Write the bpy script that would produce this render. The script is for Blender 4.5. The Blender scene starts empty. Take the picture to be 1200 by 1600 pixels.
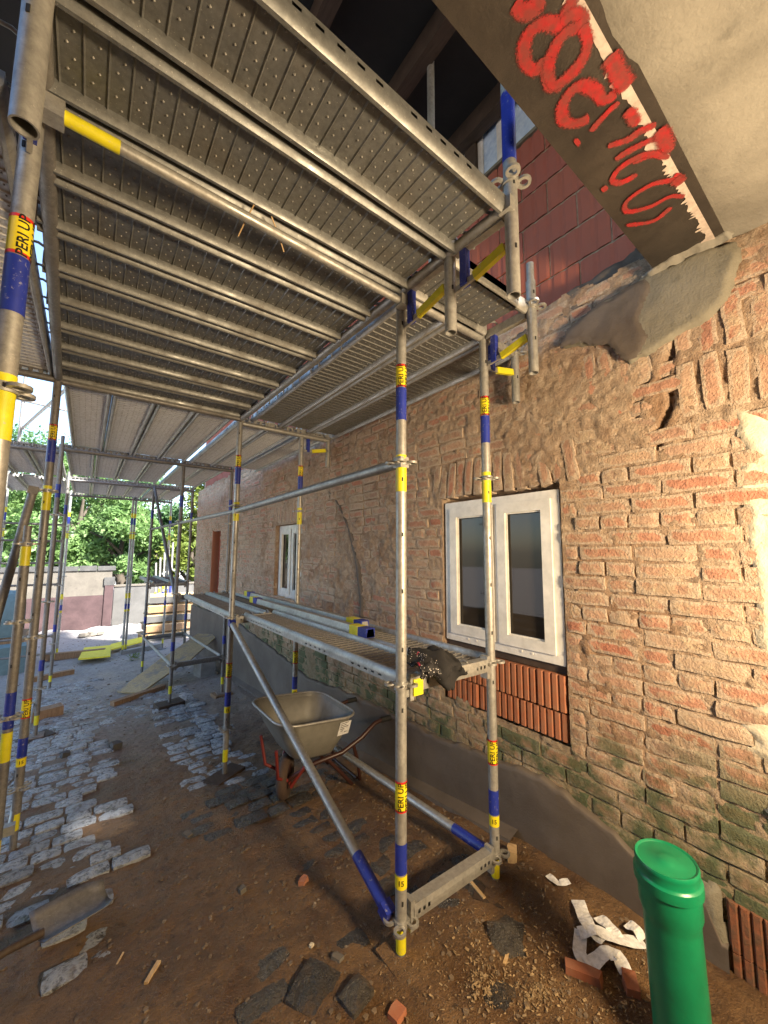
import bpy, bmesh, math, random
import numpy as np
from mathutils import Vector, Matrix, Euler

random.seed(7)
NR = np.random.RandomState(11)
R = math.radians
S = bpy.context.scene
COL = S.collection

# ------------------------------------------------------------------ camera
CH = 1.62
th, pt, ro = R(37.5), R(5.97), R(.286)
FW = Vector((math.sin(th)*math.cos(pt), math.cos(th)*math.cos(pt), math.sin(pt)))
r0 = Vector((math.cos(th), -math.sin(th), 0)); u0 = r0.cross(FW)
RT = math.cos(ro)*r0 + math.sin(ro)*u0
UP = -math.sin(ro)*r0 + math.cos(ro)*u0
cam = bpy.data.cameras.new('camera')
cam.sensor_fit = 'VERTICAL'; cam.sensor_height = 36; cam.sensor_width = 27
cam.lens = 36*602.9/1600
cam.clip_start = .02; cam.clip_end = 400
co = bpy.data.objects.new('camera', cam); COL.objects.link(co)
M3 = Matrix((RT, UP, -FW)).transposed()
co.matrix_world = Matrix.Translation((0, 0, CH)) @ M3.to_4x4()
S.camera = co

# ------------------------------------------------------------------ sky, sun, assumed lamp, exposure
SUN_EL, SUN_AZ = R(47), R(150)          # sun stands behind the house
w = bpy.data.worlds.new('World'); S.world = w; w.use_nodes = True
nt = w.node_tree; bg = nt.nodes['Background']
sky = nt.nodes.new('ShaderNodeTexSky'); sky.sky_type = 'NISHITA'; sky.sun_disc = False
sky.sun_elevation = SUN_EL; sky.sun_rotation = SUN_AZ
sky.air_density = 1.0; sky.dust_density = 1.2
nt.links.new(sky.outputs[0], bg.inputs[0]); bg.inputs[1].default_value = .10
sl = bpy.data.lights.new('sun', 'SUN'); sl.energy = 5.0; sl.angle = R(3); sl.color = (1, .96, .88)
so = bpy.data.objects.new('sun', sl); COL.objects.link(so)
sd = Vector((math.sin(SUN_AZ)*math.cos(SUN_EL), math.cos(SUN_AZ)*math.cos(SUN_EL), math.sin(SUN_EL)))
so.rotation_euler = (-sd).to_track_quat('-Z', 'Y').to_euler(); so.location = (0, 0, 20)
LAMP_POS = Vector((1.25, -.95, 1.70))
LAMP_W = 25
ll = bpy.data.lights.new('assumed_floodlight_lamp', 'AREA'); ll.shape = 'RECTANGLE'; ll.size = .42; ll.size_y = .3  # assumed lamp out of view, inferred from warm light on wall and slab
ll.energy = LAMP_W; ll.color = (1, .755, .46)
lo = bpy.data.objects.new('assumed_floodlight_lamp', ll); COL.objects.link(lo)
lo.location = LAMP_POS + Vector((.02, .045, .02))
LDIR = Vector((.06, .98, -.10)).normalized()
lo.rotation_euler = LDIR.to_track_quat('-Z', 'Y').to_euler()
S.view_settings.view_transform = 'Standard'; S.view_settings.look = 'None'
S.view_settings.exposure = 2.55; S.view_settings.gamma = 1
try: S.view_settings.use_curve_mapping = False
except Exception: pass
S.cycles.max_bounces = 8; S.cycles.diffuse_bounces = 4

# ------------------------------------------------------------------ helpers
def tag(o, label=None, cat=None, group=None, kind=None):
    if label: o['label'] = label
    if cat: o['category'] = cat
    if group: o['group'] = group
    if kind: o['kind'] = kind
    return o

def empty(name, loc=(0, 0, 0), rot=(0, 0, 0), label=None, cat=None, group=None, kind=None):
    o = bpy.data.objects.new(name, None); COL.objects.link(o)
    o.location = loc; o.rotation_euler = rot; o.empty_display_size = .1
    return tag(o, label, cat, group, kind)

def link(name, me, parent=None, loc=None, rot=None):
    o = bpy.data.objects.new(name, me); COL.objects.link(o)
    if parent: o.parent = parent
    if loc is not None: o.location = loc
    if rot is not None: o.rotation_euler = rot
    return o

def copy_tree(o, parent=None):
    c = o.copy(); COL.objects.link(c)
    if parent: c.parent = parent
    for ch in list(o.children): copy_tree(ch, c)
    return c

def frame_of(d):
    d = Vector(d).normalized()
    a = Vector((0, 0, 1)) if abs(d.z) < .9 else Vector((1, 0, 0))
    u = d.cross(a).normalized(); v = u.cross(d)
    return d, u, v

class MB:
    def __init__(s): s.v = []; s.f = []; s.m = []; s.cur = 0
    def add(s, vs, fs):
        b = len(s.v); s.v += [tuple(p) for p in vs]
        s.f += [tuple(i+b for i in f) for f in fs]; s.m += [s.cur]*len(fs); return s
    def box(s, c, d, M=None):
        x, y, z = d[0]/2, d[1]/2, d[2]/2
        P = [Vector((i*x, j*y, k*z)) for i in (-1, 1) for j in (-1, 1) for k in (-1, 1)]
        if M is not None: P = [M @ p for p in P]
        c = Vector(c); P = [p+c for p in P]
        return s.add(P, [(0, 1, 3, 2), (4, 6, 7, 5), (0, 4, 5, 1), (2, 3, 7, 6), (0, 2, 6, 4), (1, 5, 7, 3)])
    def bx(s, x0, x1, y0, y1, z0, z1):
        return s.box(((x0+x1)/2, (y0+y1)/2, (z0+z1)/2), (abs(x1-x0), abs(y1-y0), abs(z1-z0)))
    def tube(s, p0, p1, r, n=14, r1=None, cap=True):
        p0 = Vector(p0); p1 = Vector(p1); d, u, v = frame_of(p1-p0); r1 = r if r1 is None else r1
        A = [math.tau*i/n for i in range(n)]
        vs = [p0+(u*math.cos(a)+v*math.sin(a))*r for a in A]+[p1+(u*math.cos(a)+v*math.sin(a))*r1 for a in A]
        fs = [(i, (i+1) % n, n+(i+1) % n, n+i) for i in range(n)]
        if cap: fs += [tuple(range(n-1, -1, -1)), tuple(range(n, 2*n))]
        return s.add(vs, fs)
    def pipe(s, p0, p1, r, ri, n=16):      # open hollow tube
        p0 = Vector(p0); p1 = Vector(p1); d, u, v = frame_of(p1-p0)
        vs = []
        for p, q in ((p0, r), (p1, r), (p1, ri), (p0, ri)):
            vs += [p+(u*math.cos(math.tau*i/n)+v*math.sin(math.tau*i/n))*q for i in range(n)]
        fs = []
        for k in range(4):
            a, b = k*n, ((k+1) % 4)*n
            fs += [(a+i, a+(i+1) % n, b+(i+1) % n, b+i) for i in range(n)]
        return s.add(vs, fs)
    def path(s, pts, r, n=10):
        pts = [Vector(p) for p in pts]; rings = []
        for i, p in enumerate(pts):
            t = (pts[min(i+1, len(pts)-1)]-pts[max(i-1, 0)]).normalized()
            d, u, v = frame_of(t)
            q = r[i] if isinstance(r, (list, tuple)) else r
            rings.append([p+(u*math.cos(math.tau*k/n)+v*math.sin(math.tau*k/n))*q for k in range(n)])
        vs = [p for g in rings for p in g]; fs = []
        for i in range(len(pts)-1):
            for k in range(n):
                fs.append((i*n+k, i*n+(k+1) % n, (i+1)*n+(k+1) % n, (i+1)*n+k))
        fs += [tuple(range(n-1, -1, -1)), tuple(range((len(pts)-1)*n, len(pts)*n))]
        return s.add(vs, fs)
    def lathe(s, prof, n=32, c=(0, 0, 0)):
        c = Vector(c); vs = []; fs = []
        for r, z in prof:
            vs += [c+Vector((r*math.cos(math.tau*i/n), r*math.sin(math.tau*i/n), z)) for i in range(n)]
        for k in range(len(prof)-1):
            fs += [(k*n+i, k*n+(i+1) % n, (k+1)*n+(i+1) % n, (k+1)*n+i) for i in range(n)]
        return s.add(vs, fs)
    def prism(s, poly, a, b):              # polygon in 3-D list a-> offset vector b
        n = len(poly); b = Vector(b); P = [Vector(p) for p in poly]
        vs = P+[p+b for p in P]
        fs = [tuple(range(n)), tuple(range(2*n-1, n-1, -1))]+[(i, n+i, n+(i+1) % n, (i+1) % n) for i in range(n)]
        return s.add(vs, fs)
    def ext(s, prof, xs, skip=None, closed=True, caps=True):   # profile (y,z) along x, stations xs, skip(edge, seg)
        n = len(prof); vs = [(x, p[0], p[1]) for x in xs for p in prof]; fs = []
        for i in range(len(xs)-1):
            for k in range(n if closed else n-1):
                if skip and skip(k, i): continue
                a = i*n+k; b = i*n+(k+1) % n
                fs.append((a, b, b+n, a+n))
        if caps and closed:
            fs += [tuple(range(n-1, -1, -1)), tuple(range((len(xs)-1)*n, len(xs)*n))]
        return s.add(vs, fs)
    def mesh(s, name, mats, smooth=None):
        me = bpy.data.meshes.new(name); me.from_pydata([tuple(p) for p in s.v], [], s.f)
        if not isinstance(mats, (list, tuple)): mats = [mats]
        for m in mats: me.materials.append(m)
        me.polygons.foreach_set('material_index', s.m)
        if smooth is not None:
            me.polygons.foreach_set('use_smooth', [True]*len(me.polygons))
            if smooth < 180:
                me.set_sharp_from_angle(angle=R(smooth))
        me.update(); return me
    def build(s, name, mats, parent=None, smooth=None, loc=None, rot=None):
        return link(name, s.mesh(name, mats, smooth), parent, loc, rot)

def vnoise(x, y, seed=0):
    """2-D value noise, arrays in, about -1..1"""
    x = np.asarray(x, float); y = np.asarray(y, float)
    xi = np.floor(x).astype(np.int64); yi = np.floor(y).astype(np.int64)
    fx = x-xi; fy = y-yi; fx = fx*fx*(3-2*fx); fy = fy*fy*(3-2*fy)
    def h(a, b):
        n = (a*374761393+b*668265263+seed*144269504) & 0x7fffffff
        n = ((n ^ (n >> 13))*1274126177) & 0x7fffffff
        return ((n ^ (n >> 16)) & 0xffff)/32767.5-1
    return (h(xi, yi)*(1-fx)+h(xi+1, yi)*fx)*(1-fy)+(h(xi, yi+1)*(1-fx)+h(xi+1, yi+1)*fx)*fy
def fbm(x, y, seed=0, oct=4):
    t = 0; a = .5
    for o in range(oct):
        t = t+a*vnoise(x*2**o, y*2**o, seed+o*17); a *= .5
    return t

def grid_mesh(name, P, mats, mask=None, smooth=True):
    """P: (n,m,3) array"""
    n, m = P.shape[:2]
    me = bpy.data.meshes.new(name)
    idx = np.arange(n*m).reshape(n, m)
    F = np.stack([idx[:-1, :-1], idx[1:, :-1], idx[1:, 1:], idx[:-1, 1:]], -1).reshape(-1, 4)
    if mask is not None: F = F[mask.reshape(-1)]
    used = np.unique(F); rem = np.full(n*m, -1); rem[used] = np.arange(len(used))
    V = P.reshape(-1, 3)[used]; F = rem[F]
    me.vertices.add(len(V)); me.vertices.foreach_set('co', V.astype(np.float32).ravel())
    me.loops.add(F.size); me.loops.foreach_set('vertex_index', F.astype(np.int32).ravel())
    me.polygons.add(len(F)); me.polygons.foreach_set('loop_start', np.arange(0, F.size, 4, dtype=np.int32))
    if smooth: me.polygons.foreach_set('use_smooth', np.ones(len(F), bool))
    for q in (mats if isinstance(mats, (list, tuple)) else [mats]): me.materials.append(q)
    me.update(calc_edges=True); me.validate(); return me

# ------------------------------------------------------------------ materials
MATS = {}
class NT:
    def __init__(s, name, rough=.7, metal=0.):
        s.m = bpy.data.materials.new(name); s.m.use_nodes = True; s.t = s.m.node_tree
        s.b = s.t.nodes['Principled BSDF']; s.b.inputs['Roughness'].default_value = rough
        s.b.inputs['Metallic'].default_value = metal
        s.g = s.n('ShaderNodeNewGeometry'); s.pos = s.g.outputs['Position']; MATS[name] = s.m
    def n(s, t, **k):
        q = s.t.nodes.new(t)
        for a, b in k.items(): setattr(q, a, b)
        return q
    def l(s, a, b): s.t.links.new(a, b)
    def noise(s, scale, detail=4, rough=.6, vec=None, dist=0):
        q = s.n('ShaderNodeTexNoise'); q.inputs['Scale'].default_value = scale
        q.inputs['Detail'].default_value = detail; q.inputs['Roughness'].default_value = rough
        q.inputs['Distortion'].default_value = dist
        s.l(vec if vec is not None else s.pos, q.inputs['Vector']); return q.outputs['Fac']
    def map(s, scale=(1, 1, 1), vec=None):
        q = s.n('ShaderNodeMapping'); q.inputs['Scale'].default_value = scale
        s.l(vec if vec is not None else s.pos, q.inputs['Vector']); return q.outputs[0]
    def ramp(s, fac, stops, interp='LINEAR'):
        q = s.n('ShaderNodeValToRGB'); e = q.color_ramp.elements; q.color_ramp.interpolation = interp
        while len(e) < len(stops): e.new(.5)
        for i, (p, c) in enumerate(stops):
            e[i].position = p; e[i].color = (*(c if isinstance(c, (tuple, list)) else (c, c, c)), 1)
        s.l(fac, q.inputs[0]); return q.outputs[0]
    def mix(s, f, a, b, mode='MIX'):
        q = s.n('ShaderNodeMix', data_type='RGBA', blend_type=mode)
        for v, i in ((f, q.inputs[0]), (a, q.inputs[6]), (b, q.inputs[7])):
            if isinstance(v, (int, float)): i.default_value = v
            elif isinstance(v, (tuple, list)): i.default_value = (*v, 1)
            else: s.l(v, i)
        return q.outputs[2]
    def math(s, op, a, b=0., c=None, clamp=False):
        q = s.n('ShaderNodeMath', operation=op, use_clamp=clamp)
        for v, i in ((a, 0), (b, 1), (c, 2)):
            if v is None: continue
            if isinstance(v, (int, float)): q.inputs[i].default_value = v
            else: s.l(v, q.inputs[i])
        return q.outputs[0]
    def xyz(s, vec=None):
        q = s.n('ShaderNodeSeparateXYZ'); s.l(vec if vec is not None else s.pos, q.inputs[0]); return q.outputs
    def col(s, c):
        if isinstance(c, (tuple, list)): s.b.inputs['Base Color'].default_value = (*c, 1)
        else: s.l(c, s.b.inputs['Base Color'])
    def rough(s, r): s.l(r, s.b.inputs['Roughness'])
    def bump(s, h, strength=.4, dist=.01):
        q = s.n('ShaderNodeBump'); q.inputs['Strength'].default_value = strength; q.inputs['Distance'].default_value = dist
        s.l(h, q.inputs['Height']); s.l(q.outputs[0], s.b.inputs['Normal'])
    def oi(s): return s.n('ShaderNodeObjectInfo').outputs['Random']
    def attr(s, name='tint'):
        q = s.n('ShaderNodeAttribute', attribute_name=name); return q.outputs['Fac']

# galvanised steel: mottled zinc, splashes of mortar and dirt
def steel(name, base, rough=.42, metal=.55, dirt=.35, dcol=(.20, .165, .12)):
    t = NT(name, rough, metal)
    a = t.noise(45, 5, .7); b = t.noise(7, 4, .6); c = t.noise(160, 3, .6)
    c1 = t.ramp(a, [(.3, tuple(x*.72 for x in base)), (.7, tuple(min(1, x*1.18) for x in base))])
    m = t.ramp(b, [(.52, 0), (.74, dirt)])
    c2 = t.mix(m, c1, dcol)
    sp = t.ramp(c, [(.66, 0), (.7, .7)])
    c3 = t.mix(sp, c2, (.5, .47, .42))
    t.col(c3); t.rough(t.ramp(b, [(.3, rough-.08), (.75, rough+.28)]))
    t.bump(c, .15, .002)
    return t.m
steel('galvanised', (.38, .37, .345))
steel('deck_steel_daylit', (.68, .69, .70), .42, .25, .2, (.32, .29, .25))  # paler copy of the deck steel, paints in daylight bounce in far bays
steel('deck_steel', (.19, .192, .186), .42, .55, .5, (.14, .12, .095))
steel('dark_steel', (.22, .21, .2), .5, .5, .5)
def paint(name, c, wear=.5, rough=.4, under=(.42, .41, .39)):
    t = NT(name, rough)
    a = t.noise(70, 5, .7); b = t.noise(14, 4, .6)
    w_ = t.math('MULTIPLY', t.ramp(a, [(.6, 0), (.66, 1)]), wear)
    c1 = t.ramp(b, [(.3, tuple(x*.75 for x in c)), (.7, c)])
    t.col(t.mix(w_, c1, under)); t.bump(a, .1, .001); return t.m
paint('yellow_paint', (.74, .66, .02)); paint('blue_paint', (.018, .035, .30), .45)
paint('sticker_yellow', (.82, .66, .015), .1, .45); paint('red_band', (.65, .03, .02), .1)
paint('lettering_black', (.015, .014, .012), .1)
paint('white_plastic', (.80, .78, .74), .05, .3, (.6, .57, .5))
paint('red_paint', (.20, .025, .02), .8, .5, (.12, .07, .045))
paint('dark_red_paint', (.05, .018, .014), .4, .4, (.05, .03, .02))
paint('muddy_rubber', (.07, .042, .028), .5, .85, (.12, .07, .04))
paint('black_rubber', (.02, .02, .02), .2, .7, (.1, .09, .07))

# old brick
t = NT('brick', .88)
pick = t.math('FRACT', t.math('ADD', t.oi(), t.attr()))
c1 = t.ramp(pick, [(0, (.40, .20, .13)), (.16, (.45, .29, .20)), (.32, (.41, .165, .105)), (.48, (.44, .315, .225)),
                   (.62, (.41, .23, .155)), (.78, (.32, .22, .16)), (.9, (.42, .19, .125)), (1, (.45, .315, .215))])
n1 = t.noise(26, 6, .7); n2 = t.noise(110, 4, .7); n3 = t.noise(6, 4, .6, dist=.6)
c2 = t.mix(.55, c1, t.ramp(n1, [(.25, .35), (.75, .85)]), 'OVERLAY')
sm = t.ramp(t.math('ADD', t.math('MULTIPLY', n1, .45), t.math('MULTIPLY', n3, .6)), [(.52, 0), (.64, .8)])
c3 = t.mix(sm, c2, t.ramp(n2, [(.3, (.38, .28, .18)), (.7, (.60, .49, .34))]))
ed = t.ramp(t.math('ADD', t.math('MULTIPLY', t.attr('edge'), .62), t.math('MULTIPLY', t.math('ADD', t.noise(34, 5, .7), n1), .5)), [(.81, 0), (.95, .92)])
c3 = t.mix(ed, c3, t.ramp(n2, [(.3, (.36, .26, .185)), (.7, (.60, .485, .37))]))
c3 = t.mix(t.ramp(t.noise(240, 2), [(.62, 0), (.70, .55)]), c3, (.62, .52, .38))
c3 = t.mix(t.ramp(t.noise(75, 3), [(.60, 0), (.72, .6)]), c3, (.17, .10, .06))
z = t.xyz()[2]
alg = t.math('MULTIPLY', t.ramp(t.math('ADD', z, t.math('MULTIPLY', n3, .7)), [(.72, 1), (1.30, 0)]), t.ramp(n1, [(.3, .25), (.7, .9)]))
c4 = t.mix(alg, c3, t.ramp(n2, [(.3, (.13, .115, .055)), (.7, (.24, .20, .10))]))
gsp = t.ramp(t.math('MULTIPLY', t.ramp(t.noise(3.1, 5, .65), [(.45, 0), (.56, 1)]), t.ramp(z, [(.6, 1), (.95, 0)])), [(.1, 0), (.9, .8)])
c5 = t.mix(gsp, c4, (.045, .085, .035))
t.col(c5)
t.bump(t.math('ADD', n2, t.math('MULTIPLY', n1, 1.8)), .9, .009)

t = NT('mortar', .92)
n1 = t.noise(19, 7, .72); n2 = t.noise(120, 4, .7); n3 = t.noise(2.6, 5, .62, dist=.4)
c1 = t.ramp(n1, [(.25, (.25, .17, .115)), (.5, (.45, .33, .235)), (.78, (.65, .53, .405))])
c2 = t.mix(t.ramp(n3, [(.47, 0), (.66, .8)]), c1, t.ramp(n1, [(.3, (.24, .125, .065)), (.7, (.38, .235, .14))]))
z = t.xyz()[2]
alg = t.math('MULTIPLY', t.ramp(t.math('ADD', z, t.math('MULTIPLY', n3, .7)), [(.72, 1), (1.30, 0)]), t.ramp(n1, [(.3, .4), (.7, .95)]))
c3 = t.mix(alg, c2, t.ramp(n2, [(.3, (.14, .12, .055)), (.7, (.25, .21, .11))]))
c3 = t.mix(t.ramp(t.noise(75, 3), [(.60, 0), (.72, .6)]), c3, (.17, .105, .065))
t.col(c3); t.bump(t.math('ADD', n2, t.math('MULTIPLY', n1, 2.)), .95, .014)

def cement(name, a, b, scale=5, rough=.85, bs=.35):
    t = NT(name, rough)
    n1 = t.noise(scale, 6, .65, dist=.3); n2 = t.noise(90, 4, .7); n3 = t.noise(scale*4, 4, .6)
    c = t.ramp(n1, [(.3, a), (.7, b)])
    c = t.mix(t.ramp(n3, [(.6, 0), (.75, .45)]), c, tuple(x*.55 for x in a))
    t.col(c); t.bump(t.math('ADD', n2, n3), bs, .005); return t.m
cement('plinth_render', (.085, .066, .052), (.145, .118, .096), 2.5, .7, .35)
cement('patch_mortar', (.12, .108, .08), (.22, .20, .155), 3.2, .85, .8)
cement('concrete', (.165, .152, .128), (.28, .26, .222), 4, .9, .5)
cement('cream_plaster_lit_edge', (.52, .45, .33), (.70, .63, .50), 9, .9, .8)  # plaster, also the pale stand-in for the lit wall edge
cement('grey_block', (.22, .21, .2), (.36, .34, .31), 6)
cement('far_plaster', (.085, .074, .06), (.14, .122, .10), 3)
cement('far_grey_wall', (.07, .067, .064), (.11, .106, .10), 3)
cement('maroon_wash', (.036, .018, .019), (.075, .042, .043), 3)
cement('dark_cap', (.04, .04, .04), (.09, .085, .08), 5)
cement('passage_plaster', (.17, .115, .075), (.27, .19, .13), 3)
cement('old_steel', (.022, .018, .016), (.052, .042, .034), 5, .45, .3)

t = NT('red_spray', .6)
n = t.noise(60, 4, .7); n2 = t.noise(22, 4, .7); t.col(t.mix(t.ramp(n2, [(.42, .55), (.62, 0)]), t.ramp(n, [(.3, (.26, .008, .010)), (.7, (.42, .014, .018))]), (.10, .045, .035)))
al = t.ramp(t.math('ADD', t.attr('core'), t.math('MULTIPLY', t.math('SUBTRACT', t.noise(160, 3, .7), .5), .9)), [(.22, 0), (.55, .95)])
t.l(al, t.b.inputs['Alpha'])
t = NT('white_filler', .8)
n = t.noise(40, 4, .6); t.col(t.ramp(n, [(.3, (.36, .29, .25)), (.7, (.55, .46, .40))])); t.bump(n, .4, .004)

t = NT('clay_block', .8)
n1 = t.noise(20, 5, .6); n2 = t.noise(150, 3, .6)
pk = t.oi()
c = t.mix(t.ramp(n1, [(.35, 0), (.75, .55)]), t.ramp(pk, [(0, (.36, .115, .05)), (.5, (.30, .09, .04)), (1, (.40, .15, .075))]), (.33, .19, .12))
t.col(c); t.bump(n2, .3, .003)
t = NT('old_clay_block', .9)
n1 = t.noise(24, 6, .7); t.col(t.mix(t.ramp(n1, [(.4, 0), (.6, .8)]), (.24, .085, .04), (.10, .065, .04))); t.bump(n1, .8, .012)
t = NT('upper_clay_block', .8)
n1 = t.noise(14, 5, .6)
c = t.mix(t.ramp(n1, [(.3, 0), (.75, .5)]), t.ramp(t.oi(), [(0, (.30, .075, .045)), (.5, (.36, .10, .06)), (1, (.32, .085, .06))]), (.24, .09, .065))
t.col(c); t.bump(t.noise(120, 3), .3, .003)
t = NT('door_block', .8)
n1 = t.noise(10, 4, .6)
t.col(t.mix(t.ramp(n1, [(.3, 0), (.7, .4)]), t.ramp(t.oi(), [(0, (.27, .05, .022)), (1, (.33, .075, .03))]), (.2, .06, .035)))

# ground
t = NT('mud', .6)
x, y, z = t.xyz()
n1 = t.noise(3.2, 6, .65, dist=.5); n2 = t.noise(22, 6, .7); n3 = t.noise(130, 4, .7)
wet = t.ramp(n1, [(.35, (.12, .058, .022)), (.65, (.25, .140, .058))])
wet = t.mix(t.ramp(n2, [(.30, .75), (.48, 0)]), wet, (.035, .020, .011))
blot = t.ramp(t.noise(8.5, 5, .7, dist=.8), [(.53, 0), (.60, .9)])
dry = t.ramp(n2, [(.3, (.075, .048, .026)), (.7, (.31, .215, .12))])
nearwall = t.ramp(t.math('ADD', x, t.math('MULTIPLY', n1, .8)), [(1.35, 0), (1.6, .85)])
nearwall = t.math('MULTIPLY', nearwall, t.ramp(t.math('MULTIPLY', y, .1), [(.3, 1), (.45, .25)]))
c = t.mix(nearwall, wet, dry)
c = t.mix(t.math('MULTIPLY', blot, t.math('ADD', t.math('MULTIPLY', nearwall, .9), .12)), c, (.022, .015, .010))
far = t.ramp(t.math('ADD', t.math('MULTIPLY', y, .1), t.math('MULTIPLY', n1, .2)), [(.5, 0), (.85, 1)])
c = t.mix(far, c, t.ramp(n2, [(.3, (.20, .185, .175)), (.7, (.44, .42, .41))]))
c = t.mix(t.ramp(n3, [(.60, 0), (.70, .6)]), c, (.30, .22, .13))
c = t.mix(t.ramp(t.noise(260, 3, .7), [(.64, 0), (.70, .6)]), c, (.42, .33, .22))
t.col(c); t.rough(t.ramp(n1, [(.3, .24), (.65, .72)]))
t.bump(t.math('ADD', t.math('MULTIPLY', n2, 1.8), n3), 1., .018)

def cobble_mat(name, cols, mudmask):
    t = NT(name, .4)
    n1 = t.noise(30, 6, .7); n2 = t.noise(140, 4, .7); pk = t.math('FRACT', t.math('ADD', t.oi(), t.attr()))
    c = t.ramp(pk, [(0, cols[0]), (.5, cols[1]), (1, cols[2])])
    c = t.mix(t.ramp(n1, [(.36, .85), (.52, 0)]), c, (.045, .04, .038))
    n4 = t.noise(7, 5, .7)
    c = t.mix(t.ramp(n4, [(mudmask, 0), (mudmask+.1, .8)]), c, (.10, .062, .032))
    t.col(c); t.rough(t.ramp(t.math('ADD', t.math('MULTIPLY', n4, .7), t.math('MULTIPLY', n1, .4)), [(.42, .10), (.75, .6)]))
    t.bump(t.math('ADD', n2, t.math('MULTIPLY', n1, 3.)), .9, .012)
cobble_mat('cobble', ((.36, .38, .41), (.44, .46, .49), (.27, .28, .31)), .58)  # blue-grey pallor paints the sky's reflection into the setts
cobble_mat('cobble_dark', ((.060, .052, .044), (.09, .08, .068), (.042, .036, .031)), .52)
t = NT('cobble_old', .4)
n1 = t.noise(30, 6, .7); n2 = t.noise(140, 4, .7); pk = t.math('FRACT', t.math('ADD', t.oi(), t.attr()))
c = t.ramp(pk, [(0, (.13, .13, .135)), (.5, (.21, .21, .215)), (1, (.095, .093, .095))])
c = t.mix(.4, c, t.ramp(n1, [(.3, .3), (.7, .8)]), 'OVERLAY')
n4 = t.noise(7, 5, .7)
c = t.mix(t.ramp(n4, [(.50, 0), (.62, .9)]), c, (.085, .052, .028))
t.col(c); t.rough(t.ramp(t.math('ADD', t.math('MULTIPLY', n4, .7), t.math('MULTIPLY', n1, .4)), [(.42, .10), (.75, .7)]))
t.bump(t.math('ADD', n2, t.math('MULTIPLY', n1, 3.)), .9, .012)

def wood(name, a, b, rough=.7):
    t = NT(name, rough); n1 = t.noise(9, 5, .6, t.map((8, 1, 1))); n2 = t.noise(45, 4, .6)
    t.col(t.mix(t.ramp(n2, [(.55, 0), (.75, .4)]), t.ramp(n1, [(.3, a), (.7, b)]), tuple(q*.6 for q in a)))
    t.bump(n1, .3, .004); return t.m
wood('timber', (.20, .11, .055), (.34, .21, .11)); wood('dark_timber', (.035, .022, .014), (.07, .045, .03))
wood('pale_wood', (.42, .27, .13), (.58, .41, .22))
t = NT('chipboard', .8)
t.col(t.mix(t.ramp(t.noise(5, 5, .7), [(.50, 0), (.62, .8)]), t.ramp(t.noise(38, 4, .7), [(.3, (.30, .22, .11)), (.7, (.50, .39, .22))]), (.20, .19, .18)))
paint('yellow_board', (.85, .70, .03), .1, .55)
paint('roof_membrane', (.012, .011, .011), .2, .8, (.03, .028, .026))
paint('tarp_blue', (.13, .20, .21), .1, .6, (.3, .36, .36))
paint('green_pipe', (.004, .20, .085), .12, .33, (.04, .3, .14))
paint('barrow_zinc', (.215, .205, .175), .25, .5, (.3, .28, .24))
paint('black_cloth', (.012, .011, .012), .1, .9, (.05, .04, .04))
t = NT('tape_white', .55)
n = t.noise(60, 5, .6); t.col(t.ramp(n, [(.3, (.52, .51, .50)), (.6, (.78, .77, .76))])); t.bump(n, .3, .003)
t = NT('cloth_print', .8)
v = t.n('ShaderNodeTexVoronoi'); v.inputs['Scale'].default_value = 95; t.l(t.pos, v.inputs['Vector'])
c = t.mix(t.ramp(v.outputs['Distance'], [(.19, 1), (.20, 0)], 'CONSTANT'), (.012, .011, .012), (.62, .58, .56))
pinkm = t.ramp(t.noise(16, 2), [(.66, 0), (.68, 1)])
t.col(t.mix(pinkm, c, (.45, .03, .07)))
# glass: opaque panes, the room's darkness painted into their colour
t = NT('glass', .02); t.b.inputs['Transmission Weight'].default_value = .0
t.col((.034, .027, .021)); t.b.inputs['IOR'].default_value = 1.28; t.b.inputs['Specular IOR Level'].default_value = .9
t = NT('sky_reflect_blue', .25); n = t.noise(30, 4); t.col(t.ramp(n, [(.3, (.42, .56, .78)), (.7, (.62, .74, .90))])); t.bump(n, .4, .01)  # bright blue paints the reflected sky onto the upper panes
t = NT('gravel', .8); t.col(t.ramp(t.noise(9, 5, .7), [(.35, (.09, .06, .035)), (.6, (.18, .13, .085)), (.75, (.45, .39, .31))]))
t = NT('sawdust', .9); t.col(t.ramp(t.noise(60, 4), [(.35, (.16, .10, .05)), (.7, (.42, .30, .16))]))
def leaf(name, a, b):
    t = NT(name, .55)
    c = t.ramp(t.noise(1.1, 5, .7), [(.3, a), (.7, b)]); t.col(c)
    tr = t.n('ShaderNodeBsdfTranslucent'); t.l(c, tr.inputs[0])
    mx = t.n('ShaderNodeMixShader'); mx.inputs[0].default_value = .5
    out = t.t.nodes['Material Output']
    t.l(t.b.outputs[0], mx.inputs[1]); t.l(tr.outputs[0], mx.inputs[2]); t.l(mx.outputs[0], out.inputs[0])
leaf('leaf_green', (.13, .23, .075), (.21, .33, .11)); leaf('leaf_yellow', (.12, .17, .03), (.22, .26, .05))
leaf('leaf_dark', (.075, .17, .07), (.14, .25, .10))
wood('bark', (.05, .038, .028), (.10, .08, .06), .9)
G = MATS

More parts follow.
